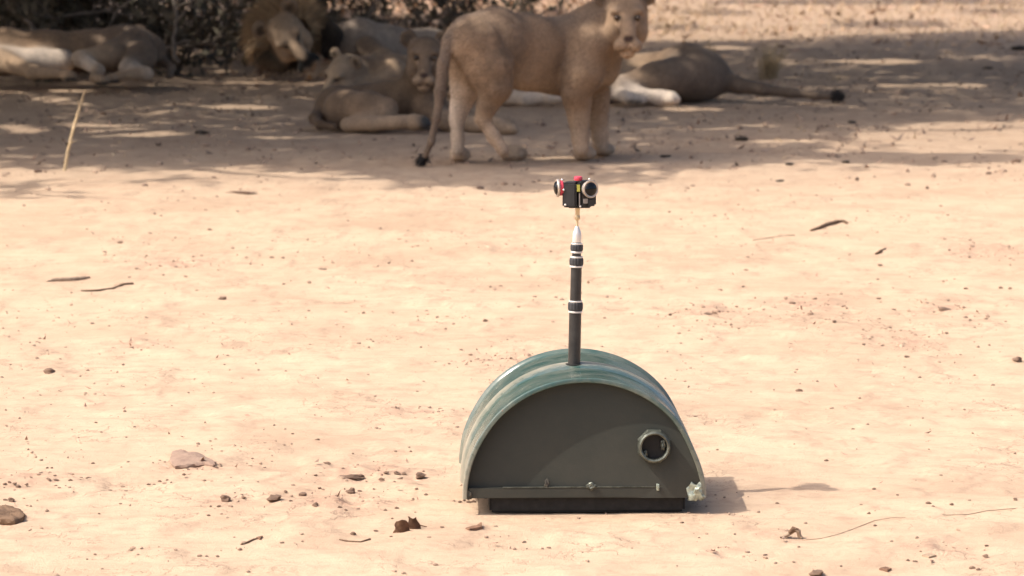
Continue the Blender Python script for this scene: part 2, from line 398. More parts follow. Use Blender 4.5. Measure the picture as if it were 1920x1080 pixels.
branch([(70, 64, 26.4), (48, 38, 26.5), (22, 12, 26.6), (-10, -30, 26.7)], .024, .012, 'pale dead branch slanting up behind the belly of the sprawled lion')
branch([(330, 122, 26.2), (326, 70, 26.3), (329, 30, 26.35), (324, -40, 26.4)], .020, .013, 'thin upright dead stem past the rump of the sprawled lion')
branch([(285, 98, 26.6), (350, 74, 26.6), (420, 88, 26.5), (470, 64, 26.6)], .018, .008, 'bent dead branch sagging toward the tan side of the mane')
branch([(60, 60, 27.0), (120, 34, 26.9), (200, 22, 26.9), (290, 34, 26.9)], .020, .009, 'long arching dead branch over the back of the sprawled lion')
branch([(205, 58, 26.7), (216, 28, 26.7), (240, 2, 26.7), (250, -40, 26.7)], .016, .010, 'short dead branch rising over the hips of the sprawled lion')
branch([(668, 70, 28.6), (690, 36, 28.6), (704, 8, 28.7), (716, -30, 28.7)], .020, .010, 'dead branch rising behind the back of the maned lion')
branch([(480, 22, 27.6), (400, 26, 27.6), (340, 8, 27.5), (300, -30, 27.5)], .016, .008, 'dark dead branch over the tan top of the mane')
def leaf_field(name, K, xr, yr, size, cols, dens, label, cat, seed, lift=.012, tilt=.5):
    r2 = np.random.default_rng(seed); X = r2.uniform(*xr, K*4); Y = r2.uniform(*yr, K*4)
    kk = r2.random(K*4) < dens(X, Y); X, Y = X[kk][:K], Y[kk][:K]; K = len(X)
    c = np.stack([X, Y, gh(X, Y)+lift*r2.random(K)+.003], 1)
    th = r2.uniform(0, 6.28, K); u = np.stack([np.cos(th), np.sin(th), r2.normal(0, tilt, K)], 1); v = np.stack([-np.sin(th), np.cos(th), r2.normal(0, tilt, K)], 1)
    a = r2.uniform(*size, K)[:, None]; b = a*r2.uniform(.3, .6, K)[:, None]; up = np.array([0, 0, 1])*a*r2.uniform(.1, .6, K)[:, None]
    Vq = np.stack([c-u*a+up, c+v*b, c+u*a+up, c-v*b], 1); Vq[:, :, 2] = np.maximum(Vq[:, :, 2], c[:, None, 2]+.001)
    ci = np.array(cols)[r2.integers(0, len(cols), K)]*r2.uniform(.75, 1.2, K)[:, None]
    o = link(name, mesh_np(name, Vq.reshape(-1, 3), np.arange(4*K).reshape(K, 4), False, np.repeat(ci, 4, 0)), M_LITTER, kind='stuff'); o['label'] = label; o['category'] = cat
TAN = [(.42, .27, .17), (.34, .22, .14), (.5, .35, .23), (.24, .15, .10), (.46, .30, .21)]
def dl(X, Y):
    px, py = proj(X, Y, 0*X); return np.where(px < 1120, np.clip((170-py)/80, .0, 1)*np.interp(px, [380, 560], [.15, 1]), .07*np.clip((110-py)/40, 0, 1))*(.35+.65*vn(X*1.3, Y*1.3, 71))
leaf_field('leaf_litter', 9000, (-6.5, 6.5), (23.5, 46), (.03, .075), TAN, dl, 'fallen dry leaves strewn under the scrub', 'leaf litter', 3)
leaf_field('leaf_scraps', 1300, (-4, 4), (17.6, 27), (.010, .028), [(.30, .19, .13), (.22, .14, .10), (.14, .10, .075)], lambda X, Y: .2+.8*(vn(X*2, Y*1.2, 81) > .55), 'small dry leaf scraps on the shaded ground', 'leaf scraps', 4)
leaf_field('chaff', 1100, (-2.6, 2.6), (7, 16.5), (.004, .012), [(.33, .2, .14), (.25, .15, .105), (.42, .28, .2)], lambda X, Y: .05+1.1*patch(X, Y)+.25*(vn(X*3, Y*2, 83) > .66), 'tiny dry leaf chips on the sunlit clay', 'chaff', 5, .004)
def blades(name, K, xr, yr, hr, dens, label, seed):
    r2 = np.random.default_rng(seed); X = r2.uniform(*xr, K*4); Y = r2.uniform(*yr, K*4)
    kk = r2.random(K*4) < dens(X, Y); X, Y = X[kk][:K], Y[kk][:K]; K = len(X)
    c = np.stack([X, Y, gh(X, Y)-.004], 1); h = r2.uniform(*hr, K)[:, None]
    d = r2.normal(0, .8, (K, 3)); d[:, 2] = 1; d /= np.linalg.norm(d, axis=1)[:, None]
    s = np.cross(d, r2.normal(size=(K, 3))); s /= np.linalg.norm(s, axis=1)[:, None]; s *= .004
    mid = c+d*h*.55; d2 = d.copy(); d2[:, 2] -= .7; tip = mid+d2*h*.45; tip[:, 2] = np.maximum(tip[:, 2], c[:, 2]+.01)
    Vq = np.stack([c-s, c+s, mid+s*.8, mid-s*.8, tip], 1).reshape(-1, 3); b = np.arange(K)[:, None]*5
    Fc = np.concatenate([b+[0, 1, 2], b+[0, 2, 3], b+[3, 2, 4]], 0)
    ci = np.array([(.46, .33, .19), (.38, .265, .155), (.5, .38, .24), (.32, .21, .125)])[r2.integers(0, 4, K)]
    o = link(name, mesh_np(name, Vq, Fc, False, np.repeat(ci, 5, 0)), M_LITTER, kind='stuff'); o['label'] = label; o['category'] = 'dry grass'
def dg(X, Y):
    px, py = proj(X, Y, 0*X); return np.where(px > 1080, np.clip((92-py)/30, 0, 1), .2*np.clip((70-py)/40, 0, 1))*(.3+.7*vn(X*1.1, Y*.8, 91))
blades('dry_grass', 6500, (-4, 9), (29, 52), (.05, .20), dg, 'short bleached grass on the sunlit flat beyond the shade', 6)
blades('shade_stubble', 600, (-4.5, 5), (18.2, 31), (.02, .07), lambda X, Y: .1+.6*(vn(X*1.5, Y*1.1, 93) > .62), 'sparse dry stubble around the resting lions', 8)

def tuft(px, py, npx, hm, label, seed, lean=0):
    g = GG(px, py); rnd = random.Random(seed); tb = Tubes()
    root = empty('dry_grass_tuft', g, label=label, category='grass tuft')
    for i in range(npx):
        d = Vector((rnd.gauss(lean, .22), rnd.gauss(0, .2), 1)).normalized(); h = hm*rnd.uniform(.4, 1); b = Vector((rnd.gauss(0, .03), rnd.gauss(0, .03), -.01))
        tb.add([b, b+d*h*.5, b+d*h+Vector((d.x*.35*h, d.y*.2, -.10*h*rnd.random()))], [.0028, .0022, .0008], 3)
    tb.obj('blades', M_STRAW, root)
tuft(1440, 148, 130, .36, 'upright bleached grass clump past the outstretched lioness tail', 5, .1)
tuft(1330, 100, 25, .16, 'low dry grass clump just over the hip of the outstretched lioness', 15)
tuft(1570, 150, 14, .10, 'short sparse grass clump past the black tail tip of the outstretched lioness', 16)
tuft(1240, 62, 10, .42, 'few tall bent twigs of grass beside the standing lion head', 17, .5)
def thing_tube(name, pix, rpx, mat, label, cat, k=7, group=None, lift=.5):
    pts = [GG(a, b) for a, b in pix]; base = pts[0]; t = Tubes(); r = [m(q, pts[i].y) for i, q in enumerate(rpx)]
    pp = [p-base+Vector((0, 0, r[i]*lift)) for i, p in enumerate(pts)]
    t.add([pp[0]-(pp[1]-pp[0])*.02]+pp+[pp[-1]+(pp[-1]-pp[-2])*.02], [r[0]*.2]+r+[r[-1]*.2], k)
    o = t.obj(name, mat); o.location = base; o['label'] = label; o['category'] = cat
    if group: o['group'] = group
    return o
# the lone stalk stands up: joints at one depth
g = GG(120, 321); t = Tubes(); pp = [P(a, b, g.y+dy)-g for a, b, dy in ((121, 322, 0), (127, 285, .02), (138, 240, .05), (150, 200, .07), (160, 168, .1))]
t.add(pp, [m(r, g.y) for r in (3.6, 3.4, 3.2, 2.6, 1.6)], 6)
root = empty('dry_stalk', g, label='single leaning straw stalk at the edge of the shade', category='stalk'); t.obj('stem', M_STRAW, root)
t = Tubes(); t.add([pp[1], pp[1]+Vector((.02, -.02, .05)), pp[1]+Vector((.05, -.03, .06))], [.003, .003, .001], 4); t.obj('dry_leaf', M_STRAW, root); t = Tubes(); t.add([pp[3], pp[3]+Vector((-.015, -.02, .05)), pp[3]+Vector((-.04, -.03, .06))], [.003, .002, .001], 4)
t.obj('dry_leaf', M_STRAW, root)

# ================================================================== the camera rover
def paint_drum():
    n = N('green_drum_paint')
    dust = n.ramp(n.noise(9, 6, .7, map=(1, 2.2, 1)), [(.40, 0.0), (.66, 1.0)])
    sepn = n.t.nodes.new('ShaderNodeSeparateXYZ'); n.L(n.tc.outputs['Object'], sepn.inputs[0])
    # dust settled along the raised hoop in the middle and towards the lower flanks
    hoop = n.math('SUBTRACT', 1.0, n.math('MULTIPLY', n.math('ABSOLUTE', n.math('SUBTRACT', sepn.outputs[1], .225)), 26.0), True)
    low = n.math('SUBTRACT', 1.0, n.math('MULTIPLY', sepn.outputs[2], 3.6), True)
    f = n.math('ADD', n.math('MULTIPLY', dust, .26), n.math('ADD', n.math('MULTIPLY', hoop, .55), n.math('MULTIPLY', low, .5)), True)
    f = n.math('MULTIPLY', f, n.ramp(n.noise(35, 5, .7), [(.25, .45), (.6, 1.0)]))
    base = n.ramp(n.noise(5, 3), [(.35, (.030, .068, .060)), (.65, (.048, .090, .078))])
    c = n.mix(f, base, (.44, .37, .28))
    chip = n.ramp(n.noise(60, 3, .6), [(.70, 0.0), (.73, 1.0)])
    c = n.mix(n.math('MULTIPLY', chip, .8), c, (.18, .10, .06))
    n.set(Base_Color=c, Roughness=n.math('ADD', .16, n.math('MULTIPLY', f, .5)))
    n.b.inputs['Specular IOR Level'].default_value = .6
    n.bump(n.noise(14, 3), .12, .01); return n.mat
M_DRUM = paint_drum()
n = N('olive_panel_paint')
b0 = n.ramp(n.noise(7, 5, .65), [(.3, (.082, .068, .048)), (.7, (.118, .096, .068))])
d0 = n.ramp(n.noise(45, 5, .7), [(.55, 0.0), (.75, 1.0)])
sx = n.t.nodes.new('ShaderNodeMapping'); n.L(n.tc.outputs['Object'], sx.inputs[0]); sx.inputs['Location'].default_value = (-.05, 0, -.285); sx.vector_type = 'POINT'
ln = n.t.nodes.new('ShaderNodeVectorMath'); ln.operation = 'LENGTH'
sc_ = n.t.nodes.new('ShaderNodeMapping'); n.L(sx.outputs[0], sc_.inputs[0]); sc_.inputs['Scale'].default_value = (14, 0, 17); n.L(sc_.outputs[0], ln.inputs[0])
teal = n.ramp(n.math('ADD', ln.outputs['Value'], n.math('MULTIPLY', n.noise(22, 4), 1.3)), [(1.0, 1.0), (1.5, 0.0)])
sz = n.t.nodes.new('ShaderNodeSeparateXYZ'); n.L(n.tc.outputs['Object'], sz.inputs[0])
lit_tint = n.math('MULTIPLY', n.math('SUBTRACT', 1.0, n.math('MULTIPLY', sz.outputs[2], 3.6), True), n.ramp(n.noise(9, 6, .7), [(.3, .25), (.65, 1.0)]))  # sunlit brown of the lower panel, painted in as a dusty tone
b0 = n.mix(n.math('MULTIPLY', lit_tint, .85), b0, (.20, .155, .108))
c = n.mix(n.math('MULTIPLY', d0, .3), b0, (.11, .095, .07)); c = n.mix(n.math('MULTIPLY', teal, .75), c, (.020, .030, .029))
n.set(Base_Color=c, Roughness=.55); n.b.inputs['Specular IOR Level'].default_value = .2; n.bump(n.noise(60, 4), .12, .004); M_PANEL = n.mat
M_RAIL = simple('dusty_rail', (.056, .050, .039), .6, 0, .5, 50, .4, .3)
M_STEEL = simple('worn_green_steel', (.105, .112, .092), .38, .5, .45, 70, .5, .25)
M_DARK = simple('black_rubber_and_shade', (.018, .017, .016), .7, 0, .3, 50)
M_POLE = simple('black_pole', (.028, .027, .026), .38, 0, .35, 40, .45)
M_GRIP = simple('ribbed_grip', (.035, .035, .038), .55, 0, .3, 60, .4)
M_SILVER = simple('silver_ring', (.72, .68, .64), .42, .45, .1, 30)
M_BRASS = simple('brass', (.66, .52, .32), .42, .55, .2, 40)
M_WELD = simple('weld_blob', (.34, .38, .31), .35, .4, .5, 90, .5, .6, 120)
M_RED = simple('red_anodised', (.62, .06, .09), .35, .2, .2, 60, .5)
M_BLK = simple('black_plastic', (.02, .02, .021), .42, 0, .25, 60, .45)
M_GLASS = simple('fisheye_glass', (.004, .004, .005), .08, 0, .1, 20, .35)
M_YEL = simple('yellow_sticker', (.6, .58, .12), .5, 0, .2, 50)
M_GREY = simple('grey_plate', (.30, .27, .25), .45, .2, .2, 50)
M_LENSRING = simple('lens_ring', (.50, .42, .35), .35, .6, .15, 40)

CL = .043; R0 = .2865; DL = .45; YAW = rad(1.9)
fc = G(1096, 935, CL)
rover = empty('camera_rover', (fc.x, fc.y, 0), label='green half drum camera rover with telescopic black mast on bare clay', category='rover')
rover.rotation_euler = (0, 0, YAW)
def dent(th): return 1-.018*math.exp(-((th-rad(24))/rad(13))**2)-.006*math.exp(-((th-rad(150))/rad(12))**2)+.004*math.sin(3*th)
# shell: closed profile in (y, dr) swept over the half circle
def hoopf(y): return .0075*max(0, 1-((y-.225)/.042)**2)**.7 if abs(y-.225) < .042 else 0
outer = [(0, .000), (.001, .004), (.005, .0062), (.010, .005), (.013, .001), (.017, -.001), (.03, 0)]
outer += [(yy, hoopf(yy)) for yy in np.linspace(.05, .40, 44)]
outer += [(.42, 0), (.435, -.001), (.439, .003), (.445, .0062), (.449, .004), (.45, 0)]
inner = [(.45, -.004), (.40, -.004), (.2, -.004), (.012, -.004), (.003, -.006), (0, -.004)]
prof = outer+inner; NT = 96; bm = bmesh.new(); rows = []
for i in range(NT+1):
    th = math.pi*i/NT; r_ = [(R0+d)*dent(th) for (_, d) in prof]
    rows.append([bm.verts.new((rr*math.cos(th), yy, CL+rr*math.sin(th)+.024*yy)) for rr, (yy, _) in zip(r_, prof)])
for a, b in zip(rows, rows[1:]):
    for j in range(len(prof)): jj = (j+1) % len(prof); bm.faces.new((a[j], a[jj], b[jj], b[j]))
bm.faces.new(rows[0]); bm.faces.new(rows[-1])
shell = bm_obj('drum_shell', bm, M_DRUM, rover, True)
# dished front panel, set back inside the rim, and a flat back panel
def panel(name, yf, mat):
    bm = bmesh.new(); g = []; NR, NA = 22, 64
    for i in range(NR+1):
        u = i/NR; row = []
        for j in range(NA+1):
            th = math.pi*j/NA; r = (R0-.0045)*dent(th)*u; x, z = r*math.cos(th), r*math.sin(th)
            row.append(bm.verts.new((x, yf(x, z, u), CL+z)) if i or not j else row[0])
        g.append(row)
    for j in range(NA): bm.faces.new((g[0][0], g[1][j], g[1][j+1]))
    for i in range(1, NR):
        for j in range(NA): bm.faces.new((g[i][j], g[i+1][j], g[i+1][j+1], g[i][j+1]))
    return bm_obj(name, bm, mat, rover, True)
def dish(x, z, u):
    r = math.hypot(x, z-.118)/.235
    return max(.004, .012-.050*x+.060*z)
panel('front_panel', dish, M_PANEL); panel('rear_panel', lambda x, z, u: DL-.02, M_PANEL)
# bottom rail (angle bar) with its thin lip, bolts, weld lumps
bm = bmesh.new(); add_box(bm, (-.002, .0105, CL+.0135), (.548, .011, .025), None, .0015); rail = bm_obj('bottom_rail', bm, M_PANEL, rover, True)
bm = bmesh.new(); add_box(bm, (.012, .0085, CL+.0268), (.415, .0085, .0022), None, .0006); bm_obj('rail_lip', bm, M_STEEL, rail, True)
def lump(name, c, r, mat, parent, seed, sq=(1, .6, 1)):
    bm = bmesh.new(); bmesh.ops.create_icosphere(bm, subdivisions=3, radius=1); rr = random.Random(seed); ph = [rr.uniform(0, 6) for _ in range(9)]
    for v in bm.verts:
        d = v.co.normalized(); k_ = 1+.22*math.sin(5*d.x+ph[0])*math.cos(4*d.z+ph[1])+.16*math.sin(9*d.y+ph[2]+3*d.x)+.1*math.sin(15*d.z+ph[3]+7*d.x)
        v.co = Vector((d.x*sq[0], d.y*sq[1], d.z*sq[2]))*r*k_+Vector(c)
    return bm_obj(name, bm, mat, parent, True)
lump('bolt', (.0155, .004, CL+.030), .009, M_STEEL, rover, 3, (1.3, .9, .9))
lump('bolt', (.176, .004, CL+.026), .0048, M_WELD, rover, 4, (.8, .9, 1.8))
lump('weld', (-.09, .009, CL+.033), .007, M_RAIL, rover, 5, (.8, .6, 1.9))
lump('weld', (.268, .006, CL+.016), .021, M_WELD, rover, 8, (1, .7, 1.05))
lump('weld', (-.276, .01, CL+.010), .012, M_RAIL, rover, 9, (.8, .8, 1))
lump('paint_fleck', (.1905, .0115, .1385), .006, M_RED, rover, 12, (1.3, .35, .8))
# bung: octagonal nut with an open threaded socket
nc = Vector((.166, .0, .169)); yb = dish(.166, .137, 0)
MB_ = Matrix.Translation((nc.x, yb+.004, nc.z)) @ Matrix.Rotation(math.pi/2, 4, 'X') @ Matrix.Rotation(rad(22.5), 4, 'Z')
bm = bmesh.new(); add_lathe(bm, [(.0415, 0), (.0425, .018), (.039, .024), (.0345, .0245)], 8, MB_, False); nut = bm_obj('bung_nut', bm, M_STEEL, rover)
bm = bmesh.new(); add_lathe(bm, [(.0395, .022), (.0372, .031), (.0338, .0335), (.0305, .0315), (.0300, .028), (.0308, .026), (.0300, .023), (.0308, .020), (.030, .012)], 40, MB_, False); bm_obj('socket_ring', bm, M_STEEL, nut, True)
bm = bmesh.new(); add_lathe(bm, [(.0306, .014), (.0306, .010)], 40, MB_, True); bm_obj('socket_floor', bm, M_DARK, nut)
for (dx, dz, s) in ((.021, .004, .008), (-.021, -.019, .0065)): lump('socket_lug', (nc.x+dx, yb-.018, nc.z+dz), s, M_STEEL, nut, 20, (.7, 1, 1.5))
# underside: black chassis box standing in for the shade, axles, wheels that carry it
bm = bmesh.new(); add_box(bm, (.008, .215, .038), (.47, .385, .066), None, .006); bm_obj('chassis_shade_box', bm, M_DARK, rover)
wr = .046
for (x, y) in ((-.205, .12), (-.205, .36), (.205, .12), (.205, .36)):
    bm = bmesh.new(); p = rover.matrix_basis; zz = gz(fc.x+x, fc.y+y)
    add_lathe(bm, [(.02, -.018), (wr-.006, -.018), (wr, -.012), (wr, .012), (wr-.006, .018), (.02, .018)], 24, Matrix.Translation((x, y, zz+wr-.002)) @ Matrix.Rotation(math.pi/2, 4, 'Y')); wh = bm_obj('wheel', bm, M_DARK, rover, True)
    bm = bmesh.new(); add_lathe(bm, [(.008, -.03), (.008, .03)], 10, Matrix.Translation((x, y, zz+wr-.002)) @ Matrix.Rotation(math.pi/2, 4, 'Y')); bm_obj('axle', bm, M_STEEL, wh)
# mast
mb = Vector((-.0165, .213, CL+R0-.004)); Mw = rover.location.to_4d()
RW = Matrix.Translation(rover.location) @ Matrix.Rotation(YAW, 4, 'Z'); RWI = RW.inverted()
mY = (RW @ mb).y
def mloc(px, py): return RWI @ P(px, py, mY)
A0 = mloc(1076.5, 684); A1 = mloc(1083, 392); ax = (A1-A0).normalized()
MM = Matrix.Translation(A0) @ ax.to_track_quat('Z', 'Y').to_matrix().to_4x4()
def mh(py): return (mloc(1080, py)-A0).length*(1 if py < 684 else -1)
def mm(px): return m(px, mY)
bm = bmesh.new(); add_lathe(bm, [(.0065+mm(11.5), -.001), (.0065+mm(11.5), .004), (mm(11.6), .0045)], 28, Matrix.Translation((A0.x, A0.y, A0.z-.001))); bm_obj('mast_hole_shade', bm, M_DARK, rover)  # black ring in place of the shaded hole around the mast
bm = bmesh.new(); add_lathe(bm, [(mm(11.7), -.05), (mm(11.7), mh(585)), (mm(10.6), mh(584.5)), (mm(10.4), mh(500)), (mm(8.6), mh(499)), (mm(8.6), mh(474)), (mm(7.6), mh(473)), (mm(7.6), mh(455))], 28, MM); mast = bm_obj('mast_pole', bm, M_POLE, rover, True)
def collar(y0, y1, rpx):
    h0, h1 = mh(y0), mh(y1); bm = bmesh.new(); seg = 56; pr = [(.86, 0), (.97, .12), (1, .3), (1, .7), (.97, .88), (.86, 1)]; rings = []
    for (f, u) in pr:
        rings.append([bm.verts.new(MM @ Vector((mm(rpx)*f*(1 if (i//2) % 2 else .955)*math.cos(2*math.pi*i/seg), mm(rpx)*f*(1 if (i//2) % 2 else .955)*math.sin(2*math.pi*i/seg), h0+(h1-h0)*u))) for i in range(seg)])
    for a, b in zip(rings, rings[1:]):
        for i in range(seg): bm.faces.new((a[i], a[(i+1) % seg], b[(i+1) % seg], b[i]))
    bm.faces.new(rings[0]); bm.faces.new(rings[-1]); c = bm_obj('mast_collar', bm, M_GRIP, rover)
    for (ha, hb, rp) in ((h0-.0042, h0+.0004, rpx*.93), (h1-.0004, h1+.0034, rpx*.90)):
        bm = bmesh.new(); add_lathe(bm, [(mm(rp)*.95, ha), (mm(rp), ha+.0008), (mm(rp), hb-.0008), (mm(rp)*.95, hb)], 32, MM); bm_obj('silver_ring', bm, M_SILVER, c, True)
collar(583, 566, 14.3); collar(498, 483, 13.4); collar(471, 458, 12.0)
bm = bmesh.new(); add_lathe(bm, [(mm(8), mh(454)), (mm(8.6), mh(452)), (mm(8.3), mh(439)), (mm(7.4), mh(435)), (mm(3.2), mh(425)), (mm(2.4), mh(424))], 24, MM); bm_obj('mast_cone', bm, M_SILVER, rover, True)
bm = bmesh.new(); add_lathe(bm, [(mm(2.2), mh(427)), (mm(2.2), mh(413)), (mm(4.2), mh(412)), (mm(5.4), mh(409)), (mm(5.4), mh(405)), (mm(4.0), mh(403)), (mm(4.2), mh(402)), (mm(4.4), mh(388.5))], 20, MM); bm_obj('brass_stem', bm, M_BRASS, rover, True)

# ------------------------------------------------------------------ three-camera rig on top of the mast
rb = RW @ (MM @ Vector((0, 0, mh(388.5))))
rig = empty('camera_rig', rb, label='small black multi lens camera rig with red ring on mast tip', category='camera')
def rp(px, py, dy=0): return P(px, py, mY+dy)-rb
def q(px): return m(px, mY)
bm = bmesh.new(); add_box(bm, rp(1071, 364.5, -.010), (q(27), .045, q(47)), Matrix.Rotation(rad(-14), 3, 'Z'), .004); body = bm_obj('camera_body', bm, M_BLK, rig, True)
bm = bmesh.new(); add_box(bm, rp(1097, 362, -.004), (q(34), .040, q(48)), Matrix.Rotation(rad(24), 3, 'Z'), .004); body2 = bm_obj('camera_body', bm, M_BLK, rig, True)
bm = bmesh.new(); add_box(bm, rp(1088, 362, .034), (q(40), .036, q(46)), Matrix.Rotation(rad(75), 3, 'Z'), .004); body3 = bm_obj('camera_body', bm, M_BLK, rig, True)
bm = bmesh.new(); add_box(bm, rp(1086, 386, .006), (q(44), .055, q(5)), None, .003); bm_obj('base_plate', bm, M_BLK, rig, True)
bm = bmesh.new(); add_box(bm, rp(1107, 380, -.022), (q(11), .012, q(12)), Matrix.Rotation(rad(24), 3, 'Z'), .001); bm_obj('connector', bm, M_BLK, body2, True)
bm = bmesh.new(); add_box(bm, rp(1098, 377, -.0275), (q(9), .004, q(9)), Matrix.Rotation(rad(24), 3, 'Z'), .0006); bm_obj('grey_plate', bm, M_GREY, body2, True)
bm = bmesh.new(); add_box(bm, rp(1084.5, 353, -.0305), (q(5.5), .004, q(13)), Matrix.Rotation(rad(10), 3, 'Z'), .0006); bm_obj('yellow_sticker', bm, M_YEL, body2, True)
bm = bmesh.new(); add_box(bm, rp(1086.5, 374, -.031), (q(2.2), .003, q(24)), Matrix.Rotation(rad(10), 3, 'Z'), .0005); bm_obj('steel_strip', bm, M_GREY, body2, True)
bm = bmesh.new(); add_lathe(bm, [(q(3), 0), (q(8), q(1)), (q(8.4), q(5)), (q(7), q(7.5)), (q(3.5), q(8.3))], 24, Matrix.Translation(rp(1084, 338.5, -.008)) @ Matrix.Rotation(rad(7), 4, 'X')); bm_obj('red_knob', bm, M_RED, rig, True)
def lens(c, d, parent, rpx, red):
    M = Matrix.Translation(c) @ Vector(d).normalized().to_track_quat('Z', 'Y').to_matrix().to_4x4()
    bm = bmesh.new(); add_lathe(bm, [(q(rpx*.62), -q(16)), (q(rpx*.62), -q(9))], 30, M); bm_obj('lens_mount', bm, M_BLK, parent, True)
    bm = bmesh.new(); add_lathe(bm, [(q(rpx*.80), -q(10)), (q(rpx*.86), -q(9)), (q(rpx*.86), -q(4)), (q(rpx*.80), -q(3))], 36, M); bm_obj('red_ring' if red else 'lens_collar', bm, M_RED if red else M_GREY, parent, True)
    bm = bmesh.new(); add_lathe(bm, [(q(rpx*.78), -q(3.4)), (q(rpx), -q(2.4)), (q(rpx*1.02), q(.4)), (q(rpx*.93), q(2.0)), (q(rpx*.78), q(1.4)), (q(rpx*.76), q(.2))], 44, M, False); bm_obj('lens_ring', bm, M_LENSRING, parent, True)
    bm = bmesh.new(); add_lathe(bm, [(q(rpx*.84), -q(1.0))]+[(q(rpx*.80)*math.cos(a), q(rpx*.42)*math.sin(a)) for a in np.linspace(.05, 1.5, 9)], 40, M); bm_obj('glass_dome', bm, M_GLASS, parent, True)
lens(rp(1107.5, 354.5, -.035), (.50, -.86, .06), body2, 16.5, False)
lens(rp(1045, 352.5, -.012), (-.985, -.17, 0), body, 17, True)
lens(rp(1090, 356, .075), (.25, .97, 0), body3, 16, False)
for (a, b) in ((1054, 337), (1057, 356), (1105, 336), (1060, 384), (1088, 387)):
    bm = bmesh.new(); bmesh.ops.create_icosphere(bm, subdivisions=2, radius=q(2.2), matrix=Matrix.Translation(rp(a, b, -.03))); bm_obj('screw', bm, M_SILVER, rig, True)

# ================================================================== lions
def surface_nets(Fd, org, h):
    ins = Fd < 0; nx, ny, nz = Fd.shape
    C = [(i, j, k) for i in (0, 1) for j in (0, 1) for k in (0, 1)]
    sl_ = lambda A, c: A[c[0]:nx-1+c[0], c[1]:ny-1+c[1], c[2]:nz-1+c[2]]
    cnt = sum(sl_(ins, c).astype(np.int8) for c in C); act = (cnt > 0) & (cnt < 8)
    idx = np.argwhere(act); num = np.full(act.shape, -1, np.int64); num[act] = np.arange(len(idx))
    pos = np.zeros((len(idx), 3)); n_ = np.zeros(len(idx))
    vals = {c: sl_(Fd, c)[act] for c in C}
    for a in C:
        for d in range(3):
            if a[d]: continue
            b = list(a); b[d] = 1; b = tuple(b); fa, fb = vals[a], vals[b]; x = (fa < 0) != (fb < 0)
            t = np.where(x, fa/np.where(fa == fb, 1, fa-fb), 0); p = np.array(a, float)[None]+np.zeros((len(idx), 3)); p[:, d] += t
            pos += np.where(x[:, None], p, 0); n_ += x
    V = (idx+pos/n_[:, None])*h+org
    quads = []
    for d in range(3):
        e, f = [(1, 2), (2, 0), (0, 1)][d]
        lo = [slice(1, -1)]*3; lo[d] = slice(0, -1); hi = list(lo); hi[d] = slice(1, None)
        s0, s1 = ins[tuple(lo)], ins[tuple(hi)]; ch = np.argwhere(s0 != s1)
        if not len(ch): continue
        p = ch+1; p[:, d] -= 1
        def cell(de, df):
            qq = p.copy(); qq[:, e] += de; qq[:, f] += df; return num[qq[:, 0], qq[:, 1], qq[:, 2]]
        Q = np.stack([cell(-1, -1), cell(0, -1), cell(0, 0), cell(-1, 0)], 1); fl = ~s0[tuple(ch.T)]
        Q[fl] = Q[fl][:, ::-1]; quads.append(Q)
    return V, np.concatenate(quads)
